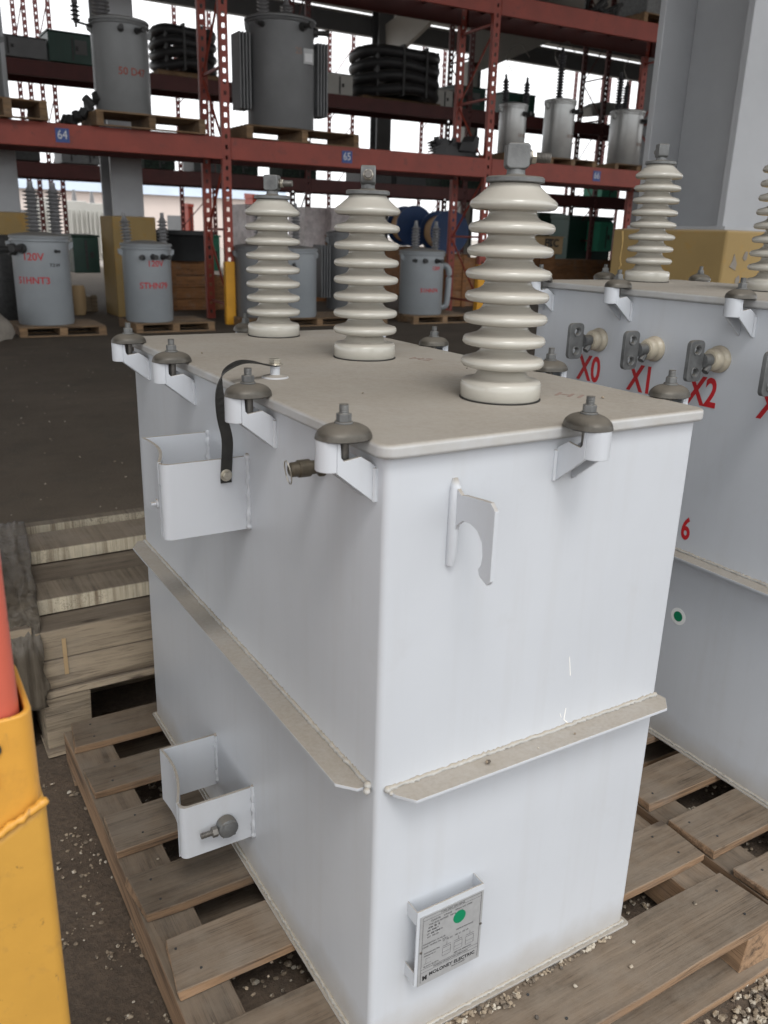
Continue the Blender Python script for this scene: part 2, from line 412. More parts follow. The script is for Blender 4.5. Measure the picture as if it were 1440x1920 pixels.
# ------------------------------------------------------------------ pallets
def board(name, x0, x1, y0, y1, z0, z1, mat, parent, r, chip=True, along=0):
    """a plank with slightly wavy, splintered edges"""
    bm = bmesh.new(); n = 14; rows = []
    L0, L1, W0, W1 = (x0, x1, y0, y1) if along == 0 else (y0, y1, x0, x1)
    ph = r.uniform(0, 99)
    for i in range(n + 1):
        a = L0 + (L1 - L0) * i / n
        e0 = noise.noise(Vector((a * 9, ph, 0))) * .0022; e1 = noise.noise(Vector((a * 9, ph + 7, 0))) * .0022
        zz = noise.noise(Vector((a * 2.5, ph + 3, 0))) * .0015
        row = []
        for (w, z) in ((W0 + e0, z0), (W1 + e1, z0), (W1 + e1, z1 + zz), (W0 + e0, z1 + zz)):
            row.append(bm.verts.new((a, w, z) if along == 0 else (w, a, z)))
        rows.append(row)
    for a, b in zip(rows, rows[1:]):
        for k in range(4): bm.faces.new((a[k], a[(k + 1) % 4], b[(k + 1) % 4], b[k]))
    bm.faces.new(rows[0]); bm.faces.new(rows[-1][::-1])
    if chip and name == 'deck_board':
        for row, sg in ((rows[0], 1), (rows[-1], -1)):
            k_ = r.choice([0, 1]); dd = Vector((sg * r.choice([0, .004, .010, .018]), 0, 0)) if along == 0 else Vector((0, 0, 0))
            for q in (row[k_], row[3 - k_]): q.co += dd
    if chip:
        for row in (rows[0], rows[-1]):
            for q in row:
                q.co += Vector((r.uniform(-.004, .004), r.uniform(-.004, .004), 0))
    m = MB(); m.bm.free(); m.bm = bm
    return m.obj(name, mat, parent, bevel=.0018, seg=1)
def pallet(name, label, loc, w, boards, ylen, group=None, h=.14, seed=1, rz=0, sw=.11, wx='pallet_wood_x', wy='pallet_wood_y', cols=3, bottoms=3, over=0):
    r = random.Random(seed); t = thing(name, label, 'pallet', loc, rz, group)
    th = .022
    for (a, b) in boards:
        board('deck_board', over + r.uniform(-.006, .006), w + r.uniform(-.008, .008), a, b, h - th - r.uniform(0, .001), h, wx, t, r)
    for k in range(cols):
        x = (w - sw) * k / (cols - 1)
        board('stringer', x + .002, x + sw - .002, .004, ylen - .004, .0185, h - th - .0025, wy, t, r, along=1)
    for k in range(bottoms):
        y = (ylen - .11) * k / (bottoms - 1) - (.015 if k == 0 else 0)
        board('bottom_board', 0, w, y, y + .11, 0, .018, wx, t, r)
    nm = MB()
    for (a, b) in boards:
        for k in range(cols):
            x = (w - sw) * k / (cols - 1)
            for q in range(2):
                px_, py_ = x + sw * r.uniform(.25, .75), a + (b - a) * (.25 + .5 * q)
                nm.cyl((px_, py_, h - .002), (px_, py_, h + .0012), .0032, .0028, 8)
    nm.obj('nail_heads', 'fitting_dark', t)
    return t
pallet('wooden_pallet', 'weathered wooden pallet under the large pale grey transformer tank in front', (-.25, -.15, 0), 1.20,
       [(0, .150), (.205, .342), (.442, .579), (.656, .789), (.881, 1.023), (1.122, 1.239), (1.346, 1.478)], 1.478, 'pallets under the transformer tanks', seed=4)
pallet('wooden_pallet', 'weathered wooden pallet under the second transformer tank, at right with red X terminals', (.972, -.15, 0), 1.22,
       [(0, .138), (.198, .334), (.395, .518), (.61, .74), (.82, .95), (1.05, 1.18), (1.27, 1.40)], 1.40, 'pallets under the transformer tanks', seed=9)

# ------------------------------------------------------------------ the big tanks
def bushing(parent_none, name, label, loc, rz, kind=0):
    t = thing(name, label, 'insulator', loc, rz, 'white porcelain bushings on the tank lids')
    prof = [(.030, 0), (.066, 0), (.069, .003), (.0695, .026), (.066, .032), (.052, .035), (.045, .039), (.042, .046)]
    r_b = random.Random(loc[1] * 100)
    for i in range(8):
        z = .062 + i * .0362
        w_ = r_b.uniform(-.0007, .0007)
        prof += [(.0385, z - .0125), (.0395, z - .0095), (.046, z - .0082), (.061, z - .0082), (.0675 + w_, z - .0066), (.0710 + w_, z - .0022), (.0710 + w_, z + .0030), (.0672, z + .0074), (.057, z + .0104), (.047, z + .0136), (.0415, z + .0178)]
        if i == 7: prof[-3:] = [(.060, z + .012), (.051, z + .020), (.042, z + .028)]
    prof += [(.040, .3475), (.036, .3485), (.001, .3485)]
    MB().lathe(prof, 64).obj('porcelain_body', 'porcelain', t, smooth=True, angle=60)
    MB().lathe([(.0705, -.0005), (.0705, .0010), (.068, .0012)], 40).obj('gasket', 'strap_black', t, smooth=True)
    c = MB().lathe([(.044, .3486), (.047, .350), (.047, .356), (.044, .358), (.019, .359), (.015, .362), (.0142, .374)], 32)
    c.obj('metal_cap', 'galvanised', t, smooth=True)
    b = MB()
    b.prism([(-.013, .369), (.013, .369), (.0185, .373), (.019, .377), (.0188, .404), (.0155, .408), (-.0155, .408), (-.0188, .404), (-.019, .377), (-.0185, .373)], -.016, .016, 1)
    tb = b.obj('terminal_clamp', 'galvanised', t, bevel=.003)
    RET = t
    n = MB(); n.cyl((.016, 0, .388), (.022, 0, .388), .0120, seg=20); n.obj('washer', 'bolt_steel', tb, smooth=True)
    n = MB(); n.cyl((.0225, 0, .388), (.0305, 0, .388), .0112, seg=6); n.obj('nut', 'bright_bolt', tb, bevel=.0012)
    p = [(.0072 if i % 2 else .0082, .031 + i * .0012) for i in range(20)]
    n = MB(); n.lathe(p, 16, T((0, 0, .388)) @ Matrix.Rotation(PI / 2, 4, 'Y')); n.obj('threaded_stud', 'bolt_steel', tb)
    return RET
    return t

def rounded_rect(x0, x1, y0, y1, r, n=5):
    out = []
    for cx, cy, a0 in ((x1 - r, y0 + r, -PI / 2), (x1 - r, y1 - r, 0), (x0 + r, y1 - r, PI / 2), (x0 + r, y0 + r, PI)):
        for i in range(n + 1):
            a = a0 + PI / 2 * i / n; out.append((cx + r * math.cos(a), cy + r * math.sin(a)))
    return out
def weld(parent, p0, p1, r=.0035, step=.009, seed=0, mat='weld_bead', name='weld_seam'):
    rr = random.Random(seed); p0, p1 = Vector(p0), Vector(p1); L = (p1 - p0).length; n = max(3, int(L / step)) * 2
    pts = []; rad = []
    for i in range(n + 1):
        q = p0.lerp(p1, i / n) + Vector((rr.uniform(-1, 1), rr.uniform(-1, 1), rr.uniform(-1, 1))) * r * .25
        pts.append(q); rad.append(r * (1.1 if i % 2 else .8) * rr.uniform(.8, 1.25))
    MB().tube(pts, r, 7, rad).obj(name, mat, parent, smooth=True, angle=80)

CLAMP = {}
def clamp(parent, loc, rz, lidz):
    """lid hold-down; local frame: wall plane at y=0, outward is -y, z=0 is lid top"""
    if CLAMP:
        c = copy_tree(CLAMP['o'], parent); c.location = loc; c.rotation_euler = (0, 0, rz); return c
    t = bpy.data.objects.new('lid_clamp', None); COL.objects.link(t); t.parent = parent; t.location = loc; t.rotation_euler = (0, 0, rz)
    # side plates with the stepped profile (y outwards, z)
    prof = [(-.0565, .003), (-.0605, .003), (-.0605, -.043), (-.058, -.045), (-.002, -.090), (0, -.090), (0, -.038), (-.008, -.032), (-.024, -.022), (-.050, -.026), (-.054, -.021), (-.055, -.004)]
    b = MB()
    for x in (-.021, .0155): b.prism(prof, x, x + .0055, 0)
    # U-bend joining the plates at the outer end
    out = []; inn = []
    for i in range(9):
        a = PI + PI * i / 8; out.append((.0208 * math.cos(a), -.0606 + .0208 * math.sin(a))); inn.append((.0155 * math.cos(a), -.0606 + .0155 * math.sin(a)))
    b.prism(out + inn[::-1], -.0415, .0025, 2)
    b.obj('bracket', 'bracket_paint', t, bevel=.0012)
    c = MB(); cap = []
    for i in range(11):
        a = PI / 2 * i / 10; cap.append((.036 * math.cos(a) ** .75 if i < 10 else .008, .0045 + .0165 * math.sin(a) ** 1.25))
    cap = [(.034, -.0015), (.037, .0005)] + cap
    c.lathe(cap, 32, T((0, -.040, .0015)), sx=.90, sy=1.12)
    c.obj('cap_washer', 'cap_bronze', t, smooth=True, angle=50)
    s = MB(); s.cyl((0, -.040, -.04), (0, -.040, .003), .0078, seg=12); s.obj('bolt_shank', 'bolt_steel', t, smooth=True)
    s = MB(); s.cyl((0, -.040, .0215), (0, -.040, .0245), .0130, seg=16); s.cyl((0, -.040, .0245), (0, -.040, .0355), .0108, seg=6); s.obj('nut', 'galvanised', t, bevel=.001)
    p = [(.0060 if i % 2 else .0068, .0357 + i * .0012) for i in range(11)]
    s = MB(); s.lathe(p, 14, T((0, -.040, 0))); s.obj('bolt_end', 'galvanised', t)
    for sx_ in (-.022, .022): MB().tube([(sx_, -.0015, -.04), (sx_ * 1.02, -.0015, -.06), (sx_, -.0015, -.088)], .004, 6).obj('weld', 'bracket_paint', t, smooth=True)
    CLAMP['o'] = t
    return t

def big_tank(label, ox, oy, W, D, H, shelf_z, shelf_front, ycl, xcl, seed):
    t = thing('transformer_tank', label, 'transformer', (ox, oy, .14), 0, 'pad-mount transformer tanks on pallets')
    lid0 = H - .0215
    b = MB(); b.prism(rounded_rect(0, W, 0, D, .011), .006, lid0 - .001, 2)
    b.obj('tank_body', 'tank_paint', t, smooth=True, angle=30)
    b = MB(); b.prism(rounded_rect(-.010, W + .010, -.010, D + .010, .006), 0, .0055, 2); b.obj('base_plate', 'tank_paint', t, bevel=.001)
    ov = .013
    b = MB(); b.prism(rounded_rect(-ov, W + ov, -ov, D + ov, .022), lid0, H, 2)
    b.obj('lid', 'lid_paint', t, bevel=.0065, seg=3)
    b = MB(); b.prism(rounded_rect(.001, W - .001, .001, D - .001, .012), lid0 - .0009, lid0 - .0001, 2); b.obj('gasket', 'strap_black', t)
    # stiffener shelves
    z = shelf_z
    poly = [(0, .022), (-.020, .024), (-.045, .052), (-.045, D - .04), (-.020, D + .005), (0, D + .005)]
    MB().prism(poly, z - .006, z, 2).obj('stiffener_shelf', 'tank_paint', t, bevel=.0012)
    weld(t, (-.001, .02, z + .002), (-.001, D, z + .002), .0048, .010, seed + 1)
    if shelf_front:
        poly = [(.020, 0), (.024, -.018), (.045, -.045), (W - .020, -.045), (W + .006, -.018), (W + .004, 0)]
        MB().prism(poly, z - .006, z, 2).obj('stiffener_shelf', 'tank_paint', t, bevel=.0012)
        weld(t, (.018, -.001, z + .002), (W - .002, -.001, z + .002), .0042, .010, seed + 2)
    weld(t, (-.001, 0, .008), (-.001, D, .008), .0042, .010, seed + 3)
    weld(t, (0, -.001, .008), (W, -.001, .008), .0036, .010, seed + 4)
    for y in ycl: clamp(t, (0, y, H), -PI / 2, H)
    for y in (.098, .42, .86, 1.17): clamp(t, (W, y, H), PI / 2, H)
    for x in xcl:
        clamp(t, (x, 0, H), 0, H); clamp(t, (x, D, H), PI, H)
    return t

W, D, H = .62, 1.255, 1.1034
tk = big_tank('large pale grey steel transformer tank in front, with nameplate and lifting hook', 0, 0, W, D, H, .5498, True, (.048, .385, .80, 1.135), (.325,), 10)
# one-off corner weld drips where the shelves meet the corner
b = MB()
for (x, y, zz, r) in ((-.004, .020, .553, .007), (-.009, .014, .548, .006), (.018, -.003, .552, .006), (.022, -.008, .547, .004)):
    b.lathe([(r * math.sin(PI * i / 6), -r * math.cos(PI * i / 6)) for i in range(7)], 10, T((x, y, zz)))
b.obj('weld_blob', 'weld_bead', tk, smooth=True, angle=80)

# pole brackets on the left face (upper and lower)
def pole_bracket(z0, z1, y0, y1, a0, a1, zlow=None):
    zlow = z0 if zlow is None else zlow
    t = bpy.data.objects.new('mounting_bracket', None); COL.objects.link(t); t.parent = tk
    th = .006; out = [(0, y0), (-a0 + .014, y0)]
    for i in range(1, 6):
        a = PI / 2 * i / 5; out.append((-a0 + .014 - .014 * math.sin(a), y0 + .014 - .014 * math.cos(a)))
    MB().prism(out + [(x + (th if i > 1 else 0), y + (th if i < len(out) - 1 else 0)) for i, (x, y) in enumerate(out)][::-1], z0, z1, 2).obj('front_plate', 'tank_paint', t, smooth=True, angle=45)
    # back plate, and the concave outer web that returns towards the front plate (slot left between)
    pts = [(0, y1)]; pts.append((-a1, y1))
    n = 8; ys = y0 + .026
    for i in range(1, n + 1):
        f = i / n; pts.append((-a1 - (a0 - a1) * f + .016 * math.sin(PI * f), y1 + (ys - y1) * f))
    inner = [(x + (th if i > 0 else 0), y - (th if i < 2 else 0) + 0) for i, (x, y) in enumerate(pts)]
    MB().prism(pts + inner[::-1], zlow, z1, 2).obj('back_plate', 'tank_paint', t, smooth=True, angle=45)
    # narrow bridge above/below the key slot
    MB().box(-a0 + .001, -a0 + .0065, y0 + .014, ys, z1 - .04, z1 - .001).obj('slot_bridge', 'tank_paint', t)
    weld(t, (-.001, y0 - .002, z0), (-.001, y0 - .002, z1 + .004), .0055, .012, 31, 'tank_paint', 'weld')
    weld(t, (-.001, y1 - .008, z0), (-.001, y1 - .008, z1 + .004), .0055, .012, 32, 'tank_paint', 'weld')
    return t
ub = pole_bracket(.828, .970, .491, .715, .163, .136)
lb = pole_bracket(.106, .232, .508, .740, .160, .133, .096)
b = MB(); b.cyl((-.165, .528, .890), (-.176, .528, .890), .004, seg=10); b.cyl((-.164, .528, .890), (-.167, .528, .890), .009, seg=12); b.obj('bolt', 'tank_paint', ub, smooth=True)
# grounding connector on the lower bracket
b = MB(); b.lathe([(.012, 0), (.021, .002), (.0225, .012), (.0215, .024), (.014, .028)], 20, T((-.066, .5075, .166)) @ Matrix.Rotation(PI / 2, 4, 'X'))
b.box(-.080, -.052, .480, .4815 + .003, .150, .182)
gc = b.obj('ground_lug', 'galvanised', lb, smooth=True)
b = MB(); b.lathe([(.0058 if i % 2 else .0067, i * .0016) for i in range(24)], 12, T((-.088, .490, .166)) @ Matrix.Rotation(-PI / 2, 4, 'Y')); b.obj('stud', 'bolt_steel', gc)
b = MB(); b.cyl((-.089, .490, .166), (-.101, .490, .166), .0115, seg=6); b.obj('nut', 'bolt_steel', gc, bevel=.001)

# lifting hook plate on the front face
hk = [(.004, 1.030), (-.010, 1.030), (-.022, 1.022), (-.030, 1.024), (-.088, 1.030), (-.099, 1.020), (-.099, .918), (-.092, .910), (-.074, .918), (-.070, .927), (-.076, .936), (-.078, .950), (-.075, .968), (-.062, .982), (-.045, .987), (-.028, .985), (-.015, .975), (-.010, .960), (-.009, .918), (.004, .918)]
hk = [(y if y < 0 else .001, z - .0) for y, z in hk]
lug = MB().prism(hk, .112, .1185, 0).obj('lifting_hook', 'tank_paint', tk, bevel=.0008)
MB().tube([(.1150, -.001, 1.042), (.1150, -.004, 1.030), (.1145, -.004, .98), (.114, -.004, .93), (.1135, -.002, .910)], .006, 10, [.004, .0085, .009, .0085, .007]).obj('weld', 'tank_paint', lug, smooth=True, angle=80)

# nameplate on stand-off bracket
np_ = bpy.data.objects.new('nameplate', None); COL.objects.link(np_); np_.parent = tk; np_.location = (.068, -.029, .154); np_.scale = (.94, .97, .95)
w_, h_ = .146, .166
b = MB(); b.box(0, w_, -.0015, .0015, 0, h_)
b.obj('backing_plate', 'bracket_paint', np_, bevel=.0006)
for x_ in (0, w_ - .0016):
    for z_ in (0, h_ - .030): MB().box(x_, x_ + .0016, .0017, .0295, z_, z_ + .029).obj('stand_off', 'bracket_paint', np_)
b = MB(); b.box(.006, w_ - .001, -.0030, -.0018, -.002, h_ - .013); b.obj('data_plate', 'plate_metal', np_)
zt = -.0033
def hline(m, x0, x1, z, t_=.0006): m.box(x0, x1, zt, zt + .0004, z - t_ / 2, z + t_ / 2)
def vline(m, x, z0, z1, t_=.0006): m.box(x - t_ / 2, x + t_ / 2, zt - .0002, zt + .0002, z0, z1)
b = MB()
px0, px1, pz0, pz1 = .012, w_ - .006, .003, h_ - .016
for z in (pz1, pz1 - .007): hline(b, px0, px1, z)
for z in (.026, .0335): hline(b, px0, px1, z)
vline(b, px0, .004, pz1); vline(b, px1, .004, pz1)
for i in range(3):
    x = .058 + i * .026
    hline(b, x, x + .018, .052, .0004); hline(b, x, x + .018, .062, .0009); hline(b, x, x + .018, .066, .0009); vline(b, x, .044, .062, .0004); vline(b, x + .018, .044, .062, .0004)
    hline(b, x, x + .018, .044, .0004); vline(b, x + .009, .066, .074, .0004)
b.box(.022, .0225, zt, zt + .0004, .044, .056); hline(b, .018, .034, .044, .0004); hline(b, .022, .032, .0555, .0004)
b.obj('plate_lines', 'grey_ink', np_)
def ntext(s_, size, x, z, mat='grey_ink', bold=0, sp=1.0): return text_obj('plate_text', s_, size, mat, np_, T((x, zt, z)) @ FRONT, .0002, bold=bold, spacing=sp)
ntext('TYPE OISC 3PH 60HZ', .0056, .076, pz1 - .0035)
for i, (s_, x) in enumerate((('CLASS 50     3 PHASE     SERIAL NO 13606', .074), ('VOLTAGE RATING   IMP %   GALS', .062), ('KVA  50   B', .036), ('HV  4160 Y', .034), ('LV  600 Y/347 V', .038), ('WT  750 LB', .034))):
    ntext(s_, .0050, x, pz1 - .013 - i * .0068, 'black_ink' if i in (2, 3, 4) else 'grey_ink')
ntext('CAN/CSA INSTALLATION OPERATION', .0045, .078, .030)
ntext('H1  H2  H3     X0  X1  X2  X3', .0045, .086, .079)
ntext('CONNECTION  H1 H2 H3', .0042, .038, .089); ntext('LIQUID  MINERAL OIL   PCB 0', .0042, .040, .083)
ntext('TAPS 4160 4056 3952', .0038, .034, .068); ntext('IMPEDANCE 4.1', .0038, .030, .062); ntext('BIL 60 KV  BIL 30 KV', .0038, .034, .038)
ntext('KEEP FOR REFERENCE', .0040, .104, .038); ntext('INSTRUCTION BOOK', .0040, .106, .090)
ntext('MOLONEY ELECTRIC', .0105, .082, .0160, 'black_ink', .0002, 1.05)
ntext('M', .0125, .021, .0120, 'black_ink', .0008)
ntext('MADE IN CANADA', .0036, .096, .0085)
b = MB(); b.lathe([(.0135, 0), (.0135, .0008)], 36, T((.092, zt + .0004, .118)) @ Matrix.Rotation(PI / 2, 4, 'X'), sx=1.0, sy=1.02); b.obj('sticker', 'sticker_green', np_, label='round green sticker')
b = MB()
for x, z in ((.010, .075), (w_ - .003, .078)): b.lathe([(.0028, 0), (.0024, .0014), (.0008, .002)], 10, T((x, -.003, z)) @ Matrix.Rotation(PI / 2, 4, 'X'))
b.obj('rivet', 'bolt_steel', np_, smooth=True)

# paint scratches
for x0, z0, x1, z1, w2 in ((.380, .690, .387, .652, .0014), (.385, .588, .383, .566, .0016), (.383, .566, .396, .553, .0022), (.396, .551, .400, .549, .004), (.372, .581, .376, .572, .001)):
    b = MB(); b.prism([(x0 - w2 / 2, z0), (x0 + w2 / 2, z0), (x1 + w2 * .7, z1), (x1 - w2 * .7, z1)], -.0006, .0004, 1)
    b.obj('paint_scratch', 'bare_scratch', tk)
# faded stencil on the lid
text_obj('lid_stencil', 'H1', .048, 'faded_red', tk, T((.492, .175, H + .0004)) @ Matrix.Rotation(R(-58), 4, 'Z'), .0002, bold=.0005)
text_obj('lid_stencil', 'H2', .045, 'faded_red', tk, T((.49, .66, H + .0004)) @ Matrix.Rotation(R(-58), 4, 'Z'), .0002)
# drain / sampling valve under the second clamp
vt = bpy.data.objects.new('relief_valve', None); COL.objects.link(vt); vt.parent = tk; vt.location = (0, .188, 1.026); vt.scale = (.80, .88, .88)
b = MB(); b.lathe([(.018, 0), (.018, .008), (.012, .010), (.0125, .028), (.0155, .029), (.0155, .052), (.013, .054), (.013, .066), (.010, .070)], 24, Matrix.Rotation(-PI / 2, 4, 'Y'))
b.obj('valve_body', 'brass', vt, smooth=True)
b = MB(); b.tube([(-.073 - .004 * math.sin(a), .012 * math.cos(a), -.004 + .021 * math.sin(a)) for a in [2 * PI * i / 20 for i in range(21)]], .0011, 6); b.obj('pull_ring', 'bright_bolt', vt, smooth=True)
# grounding stud and strap
b = MB(); b.lathe([(.026, 0), (.024, .003), (.012, .005), (.0095, .006), (.0095, .022)], 20, T((.080, .545, H))); b.obj('ground_stud', 'tank_paint', tk, smooth=True)
b = MB(); b.cyl((.080, .545, H + .0245), (.080, .545, H + .0265), .015, seg=16); b.cyl((.080, .545, H + .0265), (.080, .545, H + .036), .0115, seg=6); b.obj('stud_bolt', 'bright_bolt', tk, bevel=.001)
sp_ = [(.078, .545, H + .0232), (.060, .538, H + .026), (.035, .530, H + .033), (.005, .520, H + .037), (-.022, .510, H + .031), (-.042, .502, H + .018), (-.050, .496, H - .012), (-.048, .492, H - .055), (-.041, .489, H - .095), (-.043, .487, H - .13), (-.046, .487, H - .165), (-.046, .487, H - .178)]
wd = [(-.3, 1, 0), (-.3, 1, .05), (-.25, 1, .1), (-.2, 1, .1), (-.1, 1, 0), (.35, .9, 0), (.8, .5, 0), (1, .15, 0), (1, 0, 0), (1, 0, 0), (1, 0, .0), (1, 0, 0)]
def cr(pts, n=4):
    out = []
    P_ = [Vector(p) for p in pts]
    for i in range(len(P_) - 1):
        p0, p1, p2, p3 = P_[max(i - 1, 0)], P_[i], P_[i + 1], P_[min(i + 2, len(P_) - 1)]
        for k in range(n):
            t_ = k / n; out.append(.5 * ((2 * p1) + (p2 - p0) * t_ + (2 * p0 - 5 * p1 + 4 * p2 - p3) * t_ ** 2 + (3 * p1 - p0 - 3 * p2 + p3) * t_ ** 3))
    return out + [P_[-1]]
b = MB(); b.ribbon(cr(sp_), cr(wd), .021, .0012); b.obj('ground_strap', 'strap_black', tk)
b = MB(); b.cyl((-.046, .4845, .940), (-.046, .478, .940), .0085, seg=6); b.cyl((-.046, .486, .940), (-.046, .4846, .940), .0115, seg=16); b.obj('strap_bolt', 'bright_bolt', tk, bevel=.0008)

ZL = .14 + H + .0008
bushing(None, 'porcelain_bushing', 'nearest tall white ribbed porcelain bushing on the front tank lid, bolt pointing right', (.355, .207, ZL), R(-30))
bushing(None, 'porcelain_bushing', 'middle white ribbed porcelain bushing of the three on the front tank lid', (.382, .730, ZL), R(-120)).scale = (1, 1, .985)
bushing(None, 'porcelain_bushing', 'rearmost white ribbed porcelain bushing on the front tank lid', (.358, 1.178, ZL), R(-42)).scale = (.99, .99, .98)
# pebbles lying on tank, shelf and pallet
pp = []
for i in range(150):
    f = rng.random(); x = .13 + .44 * f + rng.gauss(0, .01); y = -.013 - abs(rng.gauss(0, .007)) * (1 if .1 < f < .8 else .4)
    if abs(f - .42) < .05 or rng.random() > .9: continue
    pp.append((x, y, .1405, rng.uniform(.0025, .0058)))
for i in range(48): pp.append((rng.gauss(.27, .04), -.022 - abs(rng.gauss(0, .010)), .1405 + rng.uniform(0, .003), rng.uniform(.003, .006)))
for x, y in ((.31, -.085), (.42, -.07), (.60, -.05), (.55, -.09), (.80, -.04), (.70, .10), (.64, .3)): pp.append((x, y, .141, .005))
for _ in range(26): pp.append((rng.uniform(-.22, -.03), rng.uniform(0, 1.1), .117, rng.uniform(.002, .005)))
for x, y, r in ((.20, -.022, .0055), (.385, -.028, .003), (.30, -.03, .002)): pp.append((x, y, .691, r))
for x, y, r in ((.525, .129, .003), (.06, .9, .0022), (.15, .33, .0022), (.5, .5, .002)): pp.append((x, y, ZL, r))
stones('spilled_gravel', pp, 'small tan stones piled on the pallet deck along the foot of the front tank')

# second tank
tx = 1.24
H2 = 1.249
t2 = big_tank('pale grey steel tank at right with red X0 X1 X2 stencils below side terminals', tx, -.10, W, 1.24, H2, .572, False, (.10, .48, .87, 1.19), (.32,), 50)
for lab_, x, y, rz in (('rear white porcelain bushing on the right tank lid, before the yellow column base', 1.600, 1.035, 60), ('white porcelain bushing at the right edge of the photo on the right-hand tank lid', 1.605, .585, 20)):
    bushing(None, 'porcelain_bushing', lab_, (x, y, .14 + H2 + .0008), R(rz))
def xterm(y, z, first=[None]):
    if first[0]:
        c = copy_tree(first[0], t2); c.location = (0, y, z); return c
    t = bpy.data.objects.new('side_terminal', None); COL.objects.link(t); t.parent = t2; t.location = (0, y, z)
    M_ = Matrix.Rotation(-PI / 2, 4, 'Y')
    MB().lathe([(.033, 0), (.034, .004), (.033, .010), (.028, .014), (.027, .017), (.0285, .020), (.028, .030), (.024, .036), (.021, .037), (.0205, .040)], 32, M_).obj('porcelain_collar', 'porcelain_tan', t, smooth=True, angle=60)
    b = MB(); b.lathe([(.016, .038), (.016, .062), (.018, .064), (.018, .069)], 20, M_); b.tube([(-.045, -.004, -.014), (-.058, -.006, -.028)], .009, 8); sp = b.obj('terminal_stem', 'galvanised', t, smooth=True)
    # spade plate lies in the plane through the stud axis, two bolt holes
    bm = bmesh.new(); outer = rounded_rect(-.122, -.070, -.050, .050, .013, 4)
    vo = [bm.verts.new((p[0], -.006, p[1])) for p in outer]; ed = [bm.edges.new((vo[i], vo[(i + 1) % len(vo)])) for i in range(len(vo))]
    for cz in (-.027, .027):
        vh = [bm.verts.new((-.096 + .0085 * math.cos(a), -.006, cz + .0085 * math.sin(a))) for a in [2 * PI * i / 14 for i in range(14)]]
        ed += [bm.edges.new((vh[i], vh[(i + 1) % 14])) for i in range(14)]
    bmesh.ops.triangle_fill(bm, use_beauty=True, use_dissolve=False, edges=ed)
    r_ = bmesh.ops.extrude_face_region(bm, geom=bm.faces[:])
    for g in r_['geom']:
        if isinstance(g, bmesh.types.BMVert): g.co.y += .012
    b = MB(); b.bm.free(); b.bm = bm; b.obj('spade_plate', 'galvanised', t, bevel=.0015)
    for cz in (-.027, .027):
        b = MB(); b.tube([(-.096 + .0125 * math.cos(a), -.0065, cz + .0125 * math.sin(a)) for a in [2 * PI * i / 16 for i in range(17)]], .0020, 6)
        b.obj('hole_rim', 'galvanised', t, smooth=True)
    first[0] = t; return t
for y in (.957, .749, .541, .333): xterm(y, 1.097)
for s_, y in (('X0', 1.013), ('X1', .812), ('X2', .605), ('X3', .392)):
    text_obj('terminal_stencil', s_, .102, 'red_paint', t2, T((-.0008, y - .026, 1.006)) @ LEFT, .0002, squeeze=.74, bold=.0024)
text_obj('terminal_stencil', '6', .085, 'red_paint', t2, T((-.0008, .566, .637)) @ LEFT, .0002, squeeze=.7, bold=.0022)
b = MB(); b.lathe([(.0245, 0), (.0245, .0006)], 30, T((-.0004, .548, .388)) @ Matrix.Rotation(-PI / 2, 4, 'Y')); st = b.obj('sticker', 'sticker_white', t2, label='round green and white sticker')
b = MB(); b.lathe([(.0145, 0), (.0145, .0005)], 30, T((-.0012, .548, .388)) @ Matrix.Rotation(-PI / 2, 4, 'Y')); b.obj('green_dot', 'sticker_green', st)

# ------------------------------------------------------------------ stacked lumber and pallets behind left
t = pallet('wooden_pallet', 'grey wooden pallet at the bottom of the wrapped timber stack behind the front pallet', (-.29, 1.41, 0), 1.15,
       [(0, .12), (.20, .32), (.40, .52), (.60, .72)], .72, None, h=.21, seed=21, sw=.14, wx='grey_wood_x', wy='grey_wood_x')
r3 = random.Random(3)
t = thing('timber_stack', 'stack of weathered timber boards strapped together on a pallet, left of the front tank', 'timber', (-.285, 1.42, .212))
for k, z in enumerate((0, .094)):
    board('timber_beam', 0, 1.12, 0, .86, z, z + .092, 'grey_wood_x', t, r3)
MB().box(.068, .079, -.0035, -.001, 0.04, .155).obj('strap', 'carton', t)
t = thing('wooden_pallet', 'striped board pallet lying on top of the timber stack behind the front tank', 'pallet', (-.285, 1.42, .400))
for y0, y1 in ((.105, .245), (.53, .72), (.80, .85)):
    board('deck_board', .012, 1.1, y0, y1, .004, .052, 'stripe_wood', t, r3)
bm = bmesh.new(); nx, nh = 40, 46; rows = []
prof = [(1.395, .17), (1.392, .25), (1.395, .34), (1.43, .40), (1.50, .450), (1.65, .470), (1.9, .478), (2.2, .475)]
for j in range(nh + 1):
    f = j / nh * (len(prof) - 1); k = min(int(f), len(prof) - 2); f -= k
    y, z = (prof[k][q] * (1 - f) + prof[k + 1][q] * f for q in (0, 1)); row = []
    for i in range(nx + 1):
        g = i / nx; x = -.272 + .085 * (y - 1.4) / .76 - g * .42 + noise.noise(Vector((j * .25, 0, 9))) * .012 * (1 - g)
        q = noise.noise(Vector((g * 22 + j * .10, j * .05, 1))) * .012 + noise.noise(Vector((g * 50 - j * .12, j * .1, 4))) * .006
        row.append(bm.verts.new((x, y - abs(q) * (1 if j < nh * .45 else .2), z + q * (1.1 if j > nh * .3 else .1) + (.012 if j > nh * .3 else 0))))
    rows.append(row)
for a, b_ in zip(rows, rows[1:]):
    for i in range(nx): bm.faces.new((a[i], a[i + 1], b_[i + 1], b_[i]))
m = MB(); m.bm.free(); m.bm = bm; o = m.obj('stretch_film', 'stretch_film', None, smooth=True, angle=180)
tag(o, 'crumpled clear plastic stretch film over the left end of the timber stack', 'plastic wrap')
so = o.modifiers.new('solid', 'SOLIDIFY'); so.thickness = .001
